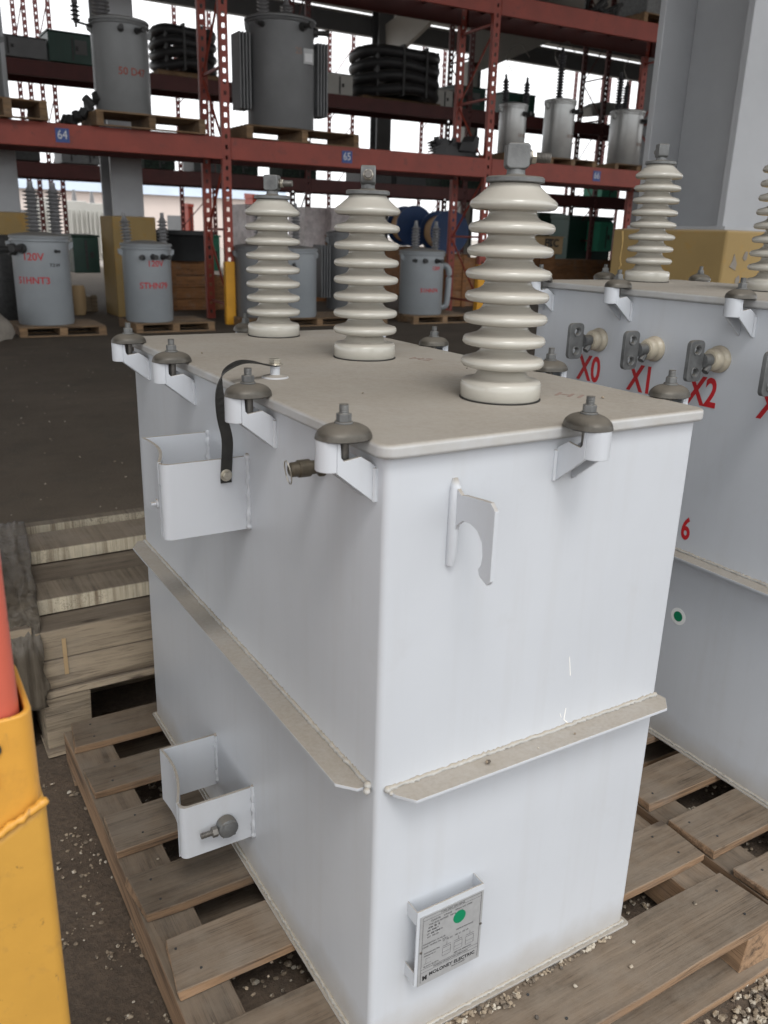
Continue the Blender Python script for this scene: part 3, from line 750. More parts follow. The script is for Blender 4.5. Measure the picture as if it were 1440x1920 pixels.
t = thing('timber_block', 'dark timber block under the stretch film at the left of the timber stack', 'timber', (-.70, 1.42, 0))
board('beam', 0, .405, 0, .8, .19, .42, 'grey_wood_x', t, r3); board('foot', .02, .12, 0, .8, 0, .188, 'grey_wood_x', t, r3); board('foot', .28, .38, .05, .8, 0, .188, 'grey_wood_x', t, r3)

# ------------------------------------------------------------------ racks
def upright(parent, x, y, z0, z1, mat, w=.14, dpt=.09, holes=True, pitch=.155):
    """perforated rack post: front web with real teardrop openings, plus two side flanges"""
    b = MB(); hw = w / 2
    if holes:
        hx0, hx1, hz = -.022, .022, .062; z = z0; n = int((z1 - z0) / pitch)
        b.box(-hw, hx0, 0, .004, z0, z1); b.box(hx1, hw, 0, .004, z0, z1)
        for i in range(n + 1):
            a = z0 + i * pitch; c = min(a + pitch - hz, z1)
            if c > a: b.box(hx0, hx1, .0, .004, a, c)
    else: b.box(-hw, hw, 0, .004, z0, z1)
    b.box(-hw, -hw + .004, .0041, dpt, z0, z1); b.box(hw - .004, hw, .0041, dpt, z0, z1)
    for q in b.bm.verts: q.co += Vector((x, y, 0))
    return b.obj('upright', mat, parent)
def rack_row(label, ox, oy, rz, xs, levels, ztop, depth, matf, matb, guards=False, beam_h=.33, low=None):
    t = thing('pallet_rack', label, 'pallet rack', (ox, oy, 0), rz)
    for x in xs:
        upright(t, x, 0, 0, ztop, matf); upright(t, x, depth, 0, ztop, matf if guards else matb)
        b = MB(); z = .3; k = 0
        while z < ztop - 1.1:
            b.box(x - .02, x + .02, .09, depth, z, z + .04)
            p0 = Vector((x, .05, z + .02)); p1 = Vector((x, depth, z + 1.15)); 
            if k % 2: p0.y, p1.y = depth, .05
            b.tube([p0, p1], .022, 4); z += 1.2; k += 1
        b.obj('bracing', matf, t)
        if guards:
            g_ = MB(); g_.box(x - .082, x + .082, -.02, .10, 0, 1.02); g_.obj('post_guard', 'far_guard_yellow', t, bevel=.01)
    for a, c in zip(xs, xs[1:]):
        for z in levels:
            b = MB(); b.box(a + .071, c - .071, -.012, .05, z - beam_h, z); b.obj('beam', matf, t, bevel=.01)
            b = MB(); b.box(a + .071, c - .071, depth - .05, depth + .012, z - beam_h, z); b.obj('beam', matb, t, bevel=.01)
            n = int((c - a) / .62)
            b = MB()
            for i in range(n):
                xx = a + .35 + i * .62; b.box(xx, xx + .05, .051, depth - .051, z - .09, z - .03)
            b.obj('cross_bars', matb, t)
    return t
FX, FY, AL = 4.659, 12.719, R(-2.96)
def RK(lx, ly, z=0):                      # front-rack local -> world
    return Vector((FX + lx * math.cos(AL) - ly * math.sin(AL), FY + lx * math.sin(AL) + ly * math.cos(AL), z))
rk = rack_row('nearer red steel pallet rack with yellow post guards and blue bay numbers', FX, FY, AL, [-10.04, -5.02, 0.015, 5.03, 9.66, 14.3], [2.905, 5.58], 8.6, 1.1, 'rack_red', 'rack_red_shaded', True)
for s_, lx in (('64', -2.446), ('65', 2.123), ('66', 7.643)):
    b = MB(); b.box(lx - .095, lx + .095, -.018, -.0125, 2.65, 2.84); bl = b.obj('bay_number', 'sign_blue', rk)
    text_obj('number', s_, .17, 'label_white', bl, T((lx, -.0195, 2.748)) @ FRONT, .0006, squeeze=.85)
rk2 = rack_row('shade-darkened red pallet rack of the second row, across the aisle behind the nearer one', FX + .4, FY + 8.3, AL, [-15.2, -10.2, -5.1, -.05, 5.0, 10.0, 15.0, 20], [2.88, 5.0], 9.0, 1.1, 'rack_red_shaded', 'rack_red_shaded')
# third row: empty perforated frames against the sky
def frame(n_, u0, u1, Y, ztop=9.5):
    a = atY(u0, 400, Y); c = atY(u1, 400, Y)
    t = thing('rack_frame', 'far perforated red rack frame against the bright sky, %s' % n_, 'rack frame', (a.x, Y, 0), 0, 'far rack frames against the sky')
    dx = c.x - a.x
    for x in (0, dx): upright(t, x, 0, 0, ztop, 'rack_red_shaded', w=.15, pitch=.22)
    b = MB(); z = 1.6
    while z < ztop - 1.5: b.tube([(0, .05, z), (dx, .05, z + 1.4)], .022, 4); z += 1.45
    b.obj('bracing', 'rack_red_shaded', t)
for n_, (u0, u1) in zip(('first from left', 'second from left', 'third from left', 'fourth, between rear bushings', 'fifth from left', 'sixth from left', 'rightmost'), ((61, 80), (101, 123), (343, 404), (617, 659), (785, 822), (1059, 1108), (1120, 1156))): frame(n_, u0, u1, 33.0)

# foreground guard post at the left edge
fp = thing('pallet_rack', 'out-of-focus red rack upright in a bright yellow steel guard at the left edge', 'rack post', (-.565, -.05, 0))
b = MB(); b.prism(rounded_rect(-.055, .078, 0, .10, .02), .0, 2.3, 2); b.obj('upright', 'guard_red', fp, smooth=True)
b = MB(); out = rounded_rect(-.085, .089, -.010, .13, .020); inn = rounded_rect(-.078, .082, -.004, .124, .016)
vb = [[b.bm.verts.new((q[0], q[1], z)) for q in lst] for lst, z in ((out, .86), (out, 1.005), (inn, 1.005), (inn, .86))]
for j in range(3):
    for i in range(len(out)): b.bm.faces.new((vb[j][i], vb[j][(i + 1) % len(out)], vb[j + 1][(i + 1) % len(out)], vb[j + 1][i]))
gd = b.obj('post_guard', 'guard_yellow', fp, bevel=.004)
b = MB(); b.lathe([(.009, 0), (.009, .002)], 20, T((.044, -.0105, .972)) @ Matrix.Rotation(PI / 2, 4, 'X')); b.obj('bolt_hole', 'fitting_dark', gd)
b = MB(); b.box(.0, .046, -.0125, -.0105, .925, .950); b.obj('slot', 'guard_red', gd)
b = MB()
b.prism([(-.085, 0), (.088, 0), (.0915, .895), (-.085, .800)], -.016, .14, 1)
b.obj('guard_leg', 'guard_yellow_shaded', gd, bevel=.012, seg=3)
weld(gd, (-.085, -.017, .803), (.091, -.017, .897), .005, .012, 77, 'guard_yellow')

# ------------------------------------------------------------------ steel building
ROOF_Y = -3.5
bd = thing('steel_building', 'open-sided grey steel storage building with yellow concrete column bases and dark roof', 'building', (0, 0, 0))
def column(x0, x1, y0, y1, z0, z1, base=None, mat='column_grey', flange=.06, taper=0):
    b = MB(); xm = (x0 + x1) / 2
    b.box(x0, x1, y0, y0 + flange, z0, z1); b.box(x0, x1, y1 - flange, y1, z0, z1); b.box(xm - .03, xm + .03, y0 + flange + .001, y1 - flange - .001, z0, z1)
    c = b.obj('column', mat, bd, bevel=.006)
    if base:
        m = MB(); m.box(*base); m.obj('column_base', 'concrete_yellow', c, bevel=.02)
    return c
# near column (right): base corner (4.00, 2.61)
zb = 1.600
A = atZ(1365, 432, zb); k = (2.61 - CAM.y) / (A.y - CAM.y)
bx = CAM.x + (A.x - CAM.x) * k
cb = bx + .06
nc = column(cb, cb + .62, 2.70, 3.42, zb, 11.0, (bx, bx + .85, 2.61, 3.56, 0, zb - .002), flange=.05)
m = MB(); m.box(cb - .03, cb + .68, 2.66, 3.46, zb - .0015, zb + .018); m.obj('foot_plate', 'column_grey', nc)
# crack running down the side of the base
pts = []; rr_ = random.Random(5)
for i in range(26):
    pts.append((bx - .0015, 3.10 + .012 * math.sin(i * .5) + rr_.uniform(-.012, .012), zb - .01 - i * .045))
b = MB(); b.tube(pts, .006, 5, [rr_.uniform(.003, .008) for _ in pts]); b.obj('crack', 'crack_fill', nc)
pts = [(bx - .0015, 3.46 + rr_.uniform(-.012, .012), zb - .02 - i * .045) for i in range(20)]
b = MB(); b.tube(pts, .006, 5, [rr_.uniform(.002, .007) for _ in pts]); b.obj('crack', 'crack_fill', nc)
b = MB()
for x, z, s_ in ((.10, 1.40, .045), (.16, 1.30, .03), (.05, 1.22, .02), (.2, 1.45, .03)):
    n_ = 7; b.prism([(bx + x + s_ * math.cos(6.28 * i / n_) * rr_.uniform(.4, 1), z + s_ * 1.3 * math.sin(6.28 * i / n_) * rr_.uniform(.4, 1)) for i in range(n_)], 2.6065, 2.6095, 1)
b.obj('chipped_paint', 'concrete_bare', nc)
# columns behind the front rack
for (u0, u1, v) in ((213, 271, 404), (0, 40, 398)):
    Y = 14.45; a = atY(u0, v, Y); c = atY(u1, v, Y); w0 = c.x - a.x
    if u0 == 0: a.x = c.x - .72; w0 = .72
    column(a.x, c.x, Y, Y + .72, 1.69, 10.5, (a.x - .05, c.x + .17, Y - .07, Y + .80, 0, 1.688), 'column_grey' )
for u0 in (-1200, 703, 1700):
    a = atY(u0, 380, 28); column(a.x, a.x + .62, 28, 28.5, 0, 9.5, None, 'column_dark')
    m = MB(); m.prism([(27.9, 7.3), (28.0, 8.6), (22, 9.6), (22, 9.2)], a.x + .25, a.x + .40, 0); m.obj('rafter_haunch', 'haunch_grey', bd)
# the haunch seen right of centre
a = atY(895, 100, 26); c = atY(1035, 90, 26)
m = MB(); m.prism([(a.x - .3, 7.2), (a.x + .25, 7.2), (a.x + 3.9, 8.75), (a.x + 3.9, 9.4), (a.x - .3, 9.4)], 25.9, 26.1, 1); m.obj('rafter_haunch', 'haunch_grey', bd, bevel=.02)
a = atY(865, 300, 26); m = MB(); m.box(a.x, a.x + .45, 25.9, 26.3, 0, 7.4); m.obj('column', 'haunch_grey', bd)
a = atY(885, 300, 26); m = MB(); m.box(a.x + .1, a.x + .45, 26.35, 26.6, 0, 7.3); m.obj('column', 'column_dark', bd)
# eave beam, purlins, roof
m = MB(); m.box(-40, 60, 28.55, 28.8, 8.28, 8.86); m.obj('eave_beam', 'column_dark', bd)
m = MB(); m.box(-40, 60, 28.50, 28.9, 8.87, 8.93); m.obj('eave_trim', 'haunch_grey', bd)
for i in range(9):
    y = 4 + i * 3; z = 9.2 + (29 - y) * .035; m = MB(); m.box(-40, 60, y, y + .12, z - .25, z - .02); m.obj('purlin', 'column_dark', bd)
m = MB(); m.prism([(29.2, 9.15), (ROOF_Y, 10.4), (ROOF_Y, 10.5), (29.2, 9.25)], -40, 60, 0); m.obj('roof', 'roof_sheet', bd)
# wall panel closing the bay at the right
a = atY(1195, 300, 16.5)
m = MB(); m.box(a.x, a.x + 26, 16.6, 16.7, 0, 9.4); m.obj('wall_panel', 'column_dark', bd)

# ------------------------------------------------------------------ pole transformers
def pole_tf(label, P, r, h, mat='pole_tank_grey', prim=(), sides=(), arm=None, text=(), fins=None, pipe=False, plate=False, group='cylindrical pole transformers', rz=0, insul='grey_porcelain'):
    """P base centre (world). prim: list of (dx, dy, height, radius, lean)"""
    t = thing('pole_transformer', label, 'transformer', P, rz, group)
    prof = [(r * .97, 0), (r * .985, .015), (r * .985, h * .02), (r, h * .03), (r, h * .93), (r * 1.0, h)]
    tb = MB().lathe(prof, 48).obj('tank', mat, t, smooth=True)
    MB().lathe([(r * 1.06, h + .001), (r * 1.07, h + .03), (r * 1.03, h + .045), (r * .8, h + .06), (r * .3, h + .085), (.01, h + .088)], 40).obj('lid', mat, t, smooth=True)
    MB().lathe([(r * 1.045, h - .045), (r * 1.06, h - .03), (r * 1.045, h - .012)], 40).obj('lid_band', mat, t, smooth=True)
    for (dx, dy, ph, pr_, ln) in prim:
        pf = [(pr_ * .6, -.10), (pr_ * .62, .02)]
        n = max(4, int(ph / .055)); st = (ph - .06) / n
        for i in range(n):
            z = .03 + i * st; pf += [(pr_ * .52, z), (pr_ * .95, z + st * .3), (pr_, z + st * .42), (pr_ * .55, z + st * .7)]
        pf += [(pr_ * .5, ph - .02), (pr_ * .35, ph), (pr_ * .33, ph + .07)]
        M_ = T((dx, dy, h + .06)) @ Matrix.Rotation(ln, 4, 'Y')
        MB().lathe(pf, 20, M_).obj('bushing', insul, t, smooth=True, angle=70)
    for ang, z, s_ in sides:
        a = R(ang); d = Vector((math.sin(a), -math.cos(a), 0)); c = d * r + Vector((0, 0, z))
        b = MB(); b.cyl(c - d * .02, c + d * .05 * s_, .055 * s_, .045 * s_, 14); b.cyl(c + d * .05 * s_, c + d * .15 * s_, .028 * s_, .03 * s_, 12); b.cyl(c + d * .15 * s_, c + d * .18 * s_, .04 * s_, seg=12)
        b.obj('side_bushing', 'fitting_dark', t, smooth=True)
    for sx in (-1, 1):
        b = MB(); b.box(sx * r - .02, sx * r + .02, -.03, .03, h * .88, h * .95) if False else b.prism([(sx * (r - .004), h * .86), (sx * (r + .06), h * .90), (sx * (r + .07), h * .96), (sx * (r + .03), h * .965), (sx * (r - .004), h * .94)], -.02, .02, 1)
        b.obj('lifting_lug', mat, t)
    for s_, z, size, ang, m_ in text:
        text_obj('stencil', s_, size, m_, tb, Matrix.Rotation(R(ang), 4, 'Z') @ T((0, 0, z)), .0008, cyl_r=r + .002, bold=.002)
    if fins:
        for sx in fins:
            b = MB()
            for k in range(4):
                x = sx * (r + .06 + k * .055); b.box(x - .014, x + .014, -.18, .18, h * .16, h * .86)
            for z in (.22, .8): b.box(min(sx * (r - .01), sx * (r + .24)), max(sx * (r - .01), sx * (r + .24)), -.03, .03, h * z, h * z + .06)
            b.obj('radiator_fins', mat, t, bevel=.008)
    if pipe:
        pt = [(r * .95, -.05, h * .78), (r * 1.12, -.1, h * .80), (r * 1.30, -.12, h * .74), (r * 1.34, -.12, h * .60), (r * 1.30, -.12, h * .22), (r * 1.22, -.1, h * .12), (r * .95, -.05, h * .10)]
        MB().tube(cr(pt, 5), .055, 12).obj('cooling_pipe', mat, t, smooth=True, angle=80)
    if plate:
        text_z = h * .68
        b = MB(); b.box(r * .30, r * .62, -r * .97, -r * .93, text_z - .12, text_z + .10); pl = b.obj('rating_plate', 'plate_metal', t)
        b = MB(); b.box(r * .34, r * .58, -r * .975, -r * .971, text_z - .09, text_z + .03); b.obj('paper_label', 'label_white', pl)
    if arm:
        d = -1 if arm == 'left' else 1
        b = MB(); b.tube([(d * r * .9, -.05, h * .93), (d * (r + .22), -.05, h * .96)], .018, 6); b.tube([(d * (r + .22), -.05, h * .9), (d * (r + .22), -.05, h * 1.0)], .02, 6)
        b.obj('arrester_arm', 'fitting_dark', t)
        pf = [(.03, 0)]
        for i in range(4): z = .02 + i * .055; pf += [(.035, z), (.075, z + .018), (.035, z + .035)]
        pf += [(.045, .25), (.045, .33), (.03, .35)]
        MB().lathe(pf, 18, T((d * (r + .22), -.05, h * .95))).obj('arrester', 'dark_porcelain', t, smooth=True)
        b = MB(); b.tube(cr([(d * (r + .22), -.05, h * .95 + .33), (d * (r + .16), -.03, h + .42), (d * r * .6, 0, h + .62)], 5), .012, 6); b.obj('lead_wire', 'bolt_steel', t)
    return t
def place(uc, v_bot, v_top, wpx, Y, zb):
    a = atY(uc, v_bot, Y); r = wpx * pxm((a.x, Y, zb)) / 2
    top = atY(uc, v_top, Y); return Vector((a.x, Y, zb)), r, (top.z - zb)
def small_pallet(label, u0, u1, Y, z, seed, group, d=1.0, h=.14):
    a = atY(u0, 600 if z < 1 else 220, Y); c = atY(u1, 600 if z < 1 else 240, Y); w = c.x - a.x
    n = 6; bw = d / (n + (n - 1) * .45)
    bs = [(i * bw * 1.45, i * bw * 1.45 + bw) for i in range(n)]
    return pallet('wooden_pallet', label, (a.x, Y - d / 2, z), w, bs, bs[-1][1], group, h=h, seed=seed, wx='far_pallet_wood', wy='far_pallet_wood')
GP = 'pallets under the pole transformers'
# on the ground in front of the rack
Yg = 12.35
small_pallet('pale pallet under the leftmost grey cylindrical transformer on the ground', 24, 184, Yg, 0, 31, GP)
P_, r_, h_ = place(89, 610, 447, 98, Yg, .142)
pole_tf('grey cylindrical transformer stencilled 51HNT3 on the ground, leftmost', P_, r_, h_, prim=[(-.06, -.02, .62, .115, 0), (.24, .0, .62, .115, 0)], sides=[(-46, h_ * .885, 1.3), (-72, h_ * .87, 1.6), (22, h_ * .86, .5)],
        text=[('120V', h_ * .79, .14, -26, 'red_paint'), ('51HNT3', h_ * .52, .13, -30, 'red_paint'), ('7.2 kV', h_ * .70, .06, 18, 'black_ink')])
small_pallet('pallet under the grey ground transformer stencilled STHN79', 238, 383, Yg + .1, 0, 32, GP)
P_, r_, h_ = place(282, 609, 462, 86, Yg, .142)
pole_tf('grey cylindrical transformer stencilled STHN79, in front of the yellow column base', P_, r_, h_, prim=[(-.28, -.02, .34, .085, -.08), (.27, 0, .36, .085, 0)], sides=[(-25, h_ * .86, .8), (0, h_ * .87, .9), (25, h_ * .87, .9)],
        text=[('120V', h_ * .78, .12, 5, 'red_paint'), ('STHN79', h_ * .49, .125, 0, 'red_paint')])
small_pallet('pallet under the grey transformer with a curved cooling pipe at its right', 748, 862, Yg + .1, 0, 33, GP)
P_, r_, h_ = place(787, 592, 474, 80, Yg + .1, .142)
pole_tf('grey cylindrical transformer with a curved cooling pipe on its right side', P_, r_, h_, prim=[(-.17, -.02, .42, .085, 0), (.28, 0, .42, .085, 0)], sides=[(-25, h_ * .88, .9), (8, h_ * .88, .9), (-50, h_ * .88, .7)],
        text=[('120V', h_ * .76, .09, 8, 'red_paint'), ('51HN74', h_ * .40, .10, -10, 'red_paint')], pipe=True)
small_pallet('pallet under the two grey transformers behind the rearmost front bushing', 440, 700, Yg + .3, 0, 34, GP)
P_, r_, h_ = place(478, 612, 466, 66, Yg + .3, .142)
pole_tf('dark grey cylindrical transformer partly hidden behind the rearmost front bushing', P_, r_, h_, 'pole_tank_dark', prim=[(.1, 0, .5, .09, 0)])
P_, r_, h_ = place(555, 612, 470, 76, Yg + .15, .142)
pole_tf('blue-grey cylindrical transformer just right of the rearmost front bushing', P_, r_, h_, prim=[(.0, 0, .62, .085, 0)], sides=[(-30, h_ * .8, .6)], text=[('50', h_ * .75, .08, -28, 'black_ink')])
P_, r_, h_ = place(640, 603, 440, 56, Yg + 1.3, .142)
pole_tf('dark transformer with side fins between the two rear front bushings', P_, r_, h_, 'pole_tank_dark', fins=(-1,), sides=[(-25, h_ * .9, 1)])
# on the front rack shelf, z = 2.905
GS = 'pallets on the red rack shelf'
Ys = 13.15; zs = 2.907; zp = zs + .21
small_pallet('dark pallet under the transformer stencilled 50 D47 on the rack shelf', 165, 366, Ys, zs, 41, GS, h=.21)
P_, r_, h_ = place(233, 213, 48, 100, Ys, zp + .002)
pole_tf('grey cylindrical transformer stencilled 50 D47 on the rack shelf, arrester arm at left', P_, r_, h_, 'shelf_tank_shaded', prim=[(-.25, 0, .55, .13, 0)], arm='left', sides=[(-12, h_ * .9, .9), (22, h_ * .9, .9)], text=[('50 D47', h_ * .45, .14, 8, 'rack_red')])
small_pallet('pallet under the tall transformer with radiators on the rack shelf', 440, 648, Ys, zs, 42, GS, h=.21)
P_, r_, h_ = place(527, 235, 45, 122, Ys, zp + .002)
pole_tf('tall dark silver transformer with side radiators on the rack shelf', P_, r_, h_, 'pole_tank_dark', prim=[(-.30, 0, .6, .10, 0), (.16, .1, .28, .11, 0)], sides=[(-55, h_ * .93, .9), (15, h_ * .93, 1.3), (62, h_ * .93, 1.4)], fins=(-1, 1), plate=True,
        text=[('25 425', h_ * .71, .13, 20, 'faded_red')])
for lab_, uc, vb, vt_, w_, sd in (('small silver transformer on the rack shelf, left one of three', 957, 283, 200, 50, 43), ('middle small silver transformer of three on the rack shelf, tallest bushing', 1043, 286, 192, 56, 44), ('right one of three small silver transformers on the rack shelf, beside the big column', 1168, 298, 212, 60, 45)):
    small_pallet('dark shelf pallet under the ' + {43: 'left', 44: 'middle', 45: 'right'}[sd] + ' one of three small silver transformers', uc - 38, uc + 50, Ys, zs, sd, GS, h=.15)
    P_, r_, h_ = place(uc, vb, vt_, w_, Ys, zs + .152)
    pr_ = [(-.05, 0, .85, .085, 0)] if sd == 44 else ([(-.20, 0, .42, .075, -.06), (.3, 0, .42, .075, 0)] if sd == 43 else [(-.3, 0, .62, .09, 0), (0, .1, .5, .085, 0)])
    pole_tf(lab_, P_, r_, h_, 'silver_tank', prim=pr_, sides=[(15, h_ * .84, .9), (48, h_ * .84, .9)], text=[('10 KVA', h_ * .4, .09, 20, 'faded_red')], insul='dark_porcelain')
    b = MB(); b.tube(cr([(P_.x, Ys, P_.z + h_ + .5), (P_.x - .25, Ys, P_.z + h_ + .85), (P_.x + .05, Ys, P_.z + h_ + 1.1), (P_.x + .3, Ys, P_.z + h_ + .9)], 6), .008, 5)
    tag(b.obj('loose_wire', 'bolt_steel'), 'thin loose wire curling above the ' + {43: 'left', 44: 'middle', 45: 'right'}[sd] + ' small silver transformer', 'wire', 'loose wires above the silver transformers')
small_pallet('dark pallet on the rack shelf at the left edge of the photo', -70, 80, Ys, zs, 46, GS, h=.25)
P_, r_, h_ = place(-30, 190, 60, 75, Ys, zs + .252)
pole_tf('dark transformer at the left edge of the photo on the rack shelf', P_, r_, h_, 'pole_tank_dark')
# dark castings on the shelf in front of the right bay
a = atY(832, 280, Ys)
t = thing('steel_brackets', 'heap of dark cast steel brackets on the rack shelf', 'metal parts', (a.x, Ys, zs))
rq = random.Random(2)
for k in range(5):
    z = .02 + k * .055; w2 = .55 - .05 * k
    b = MB(); b.prism([(-w2, z), (w2 * rq.uniform(.7, 1), z), (w2, z + .05), (w2 * .3, z + .06), (-w2 * .3, z + .10), (-w2 * .7, z + .05)], -.35 + k * .05, -.25 + k * .09, 1); b.obj('bracket', 'black_coil', t)
b = MB(); b.tube([(-.12 + .20 * math.cos(a_), -.2, .34 + .18 * math.sin(a_)) for a_ in [PI + PI * i / 10 for i in range(11)]], .05, 8); b.obj('curved_arm', 'black_coil', t, smooth=True)
b = MB(); b.prism([(.12, .1), (.58, .12), (.60, .38), (.52, .42), (.45, .30), (.2, .28)], -.3, .1, 1); b.obj('cradle', 'black_coil', t)
# small debris at the foot of 50 D47
a = atY(150, 230, Ys)
b = MB()
for k in range(9):
    cx = a.x - .22 + k * .06; cz = zs + .06 + max(0, k - 2) * .055
    b.cyl((cx, Ys + rq.uniform(-.1, .1), cz - .04), (cx + rq.uniform(-.12, .12), Ys, cz + .08), .07, .06, 9)
tag(b.obj('hardware_pile', 'fitting_dark'), 'dark pile of loose hardware left of the 50 D47 transformer', 'metal parts')
# pallet on top level
a = atY(1175, 20, Ys)
pallet('wooden_pallet', 'brown pallet high on the upper rack level beside the big column', (a.x, Ys - .5, 5.585), 1.6, [(0, .12), (.2, .32), (.4, .52), (.6, .72), (.8, .92)], .92, None, h=.28, seed=61, wx='far_pallet_wood', wy='far_pallet_wood')
b = MB(); b.box(a.x + .1, a.x + 1.5, Ys - .45, Ys + .35, 5.87, 6.9); tag(b.obj('steel_crate', 'galvanised', bevel=.02), 'grey crate on the brown pallet of the upper rack level', 'crate')
a = atY(1120, 12, Ys)
b = MB(); rq2 = random.Random(8)
for k in range(16): b.tube([(a.x + rq2.uniform(-.5, .5), Ys + rq2.uniform(-.3, .3), 5.66 + rq2.uniform(0, .1)), (a.x + rq2.uniform(-.5, .5), Ys + rq2.uniform(-.3, .3), 5.72 + rq2.uniform(0, .35))], .05, 7)
tag(b.obj('scrap_heap', 'fitting_dark'), 'dark heap of scrap fittings on the upper rack level', 'metal parts')

# ------------------------------------------------------------------ goods on the second row
Y2 = FY + 8.3 + .45
def cab(label, u0, u1, v0, v1, Y=Y2, mat='green_cabinet', depth=.9, z=None, side='pale_tank', lab=False, name='equipment_cabinet', cat='cabinet'):
    a = atY(u0, v1, Y - depth / 2); c = atY(u1, v0, Y - depth / 2); z0 = a.z if z is None else z
    t = thing(name, label, cat, ((a.x + c.x) / 2, Y, z0)); w2 = (c.x - a.x) / 2; hh = c.z - z0
    b = MB(); b.box(-w2, w2, -depth / 2, depth / 2, 0, hh * .93); b.obj('body', mat, t, bevel=.02)
    b = MB(); b.prism([(-depth / 2 - .03, hh * .93 + .001), (depth / 2 + .03, hh * .93 + .001), (depth / 2, hh), (-depth / 2, hh * .98)], -w2 - .02, w2 + .02, 0); b.obj('lid', mat, t)
    b = MB(); b.box(-.02, .02, -depth / 2 - .012, -depth / 2 - .001, hh * .1, hh * .85); b.box(.06, .12, -depth / 2 - .03, -depth / 2 - .0125, hh * .4, hh * .55); b.obj('door_trim', 'fitting_dark', t)
    if lab: b = MB(); b.box(w2 * .1, w2 * .6, -depth / 2 - .012, -depth / 2 - .002, hh * .3, hh * .75); b.obj('label_plate', 'grey_ink', t)
    return t
cab('dark green cabinet with a label on the second rack, left of the 50 D47 transformer', 94, 178, 65, 122, z=5.01, lab=True)
cab('small dark green cabinet on the second rack, right of the centre', 853, 912, 165, 208, z=5.01, lab=True)
cab('dark green cabinet behind the small silver transformers on the second rack', 945, 1005, 178, 215, z=5.01)
cab('pale grey box beside the coils on the second rack', 612, 662, 140, 181, z=5.01, mat='pale_tank', name='metal_box', cat='box')
cab('pale box at the right of the coils on the second rack', 818, 850, 168, 198, z=5.01, mat='pale_tank', name='metal_box', cat='box')
def coils(label, u0, u1, v0, v1, n=4):
    a = atY(u0, v1, Y2); c = atY(u1, v0, Y2); r = (c.x - a.x) / 2; t = thing('pipe_coil_stack', label, 'pipe coils', ((a.x + c.x) / 2, Y2, 5.01), 0, 'black pipe coil stacks')
    hh = max(.5, c.z - 5.01); st = (hh - .12) / n
    b = MB(); b.box(-r * .95, r * .95, -.5, .5, 0, .10); b.obj('base_pallet', 'far_pallet_wood', t)
    for k in range(n):
        z = .12 + st * (k + .5); rr2 = r - st * .5
        pts = [(rr2 * math.cos(a_) * 1.0, min(rr2, 1.0) * math.sin(a_), z + .04 * math.sin(a_ * 3 + k)) for a_ in [2 * PI * i / 36 for i in range(37)]]
        b = MB(); b.tube(pts, st * .5, 10); b.obj('coil', 'black_coil', t, smooth=True, angle=80)
    b = MB()
    for a_ in [PI + PI * i / 5 for i in range(6)]:
      b = MB(); b.box(rr2 * math.cos(a_) - .03, rr2 * math.cos(a_) + .03, min(rr2, 1.) * math.sin(a_) - st * .55, min(rr2, 1.) * math.sin(a_) + .05, .1, hh + .02); b.obj('strap', 'fitting_dark', t)
coils('black pipe coils stacked on the second rack, between the two big shelf transformers', 283, 402, 68, 145)
coils('black corrugated pipe coils stacked on the second rack, right of the tall transformer', 660, 815, 112, 196)
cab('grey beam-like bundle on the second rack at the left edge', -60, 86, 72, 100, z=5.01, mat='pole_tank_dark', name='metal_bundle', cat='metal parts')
# breaker unit with cone insulators
a = atY(1130, 220, Y2)
t = thing('switchgear', 'pale switchgear unit with dark insulators behind the right small transformer', 'switchgear', (a.x, Y2, 5.01))
b = MB(); b.prism([(-.75, .35), (.7, .55), (.75, .85), (-.4, .80), (-.8, .62)], -.3, .3, 1); b.obj('housing', 'pale_tank', t, bevel=.03)
b = MB(); b.box(-.7, .7, -.3, .3, 0, .16); b.obj('frame', 'galvanised', t)
for x in (-.45, .1, .5):
    pf = [(.05, .15)]
    for i in range(7): z = .16 + i * .06; pf += [(.05, z), (.11, z + .02), (.05, z + .04)]
    MB().lathe(pf + [(.04, .6)], 16, T((x, -.36, 0))).obj('insulator', 'insulator_brown', t, smooth=True)
# lower level of the second row (z = 2.88)
for i, (u0, u1, v0, v1, mt, nm) in enumerate(((-10, 74, 274, 300, 'fitting_dark', 'low grey crate'), (118, 150, 270, 318, 'pole_tank_dark', 'short dark drum crate'), (152, 186, 280, 320, 'galvanised', 'pale metal crate'), (272, 328, 292, 330, 'green_tarp', 'green netted bale'), (365, 403, 298, 335, 'fitting_dark', 'black crate'),
        (428, 484, 300, 340, 'green_tarp', 'green netted bale'), (530, 594, 306, 345, 'green_tarp', 'dark green netted bale'), (676, 735, 315, 355, 'fitting_dark', 'black crate'), (742, 800, 318, 360, 'black_coil', 'black crate'), (826, 912, 318, 366, 'green_tarp', 'wide green netted bale'), (1128, 1160, 345, 370, 'bright_green', 'green crate'))):
    cab('%s low on the second rack, %s' % (nm, ['at the left edge', 'second from left', 'third from left', 'fourth from left', 'fifth from left', 'sixth from left', 'seventh from left', 'eighth from left', 'ninth from left', 'tenth from left', 'last at right'][i]), u0, u1, v0, v1, z=2.89, mat=mt, name='storage_crate', cat='crate')

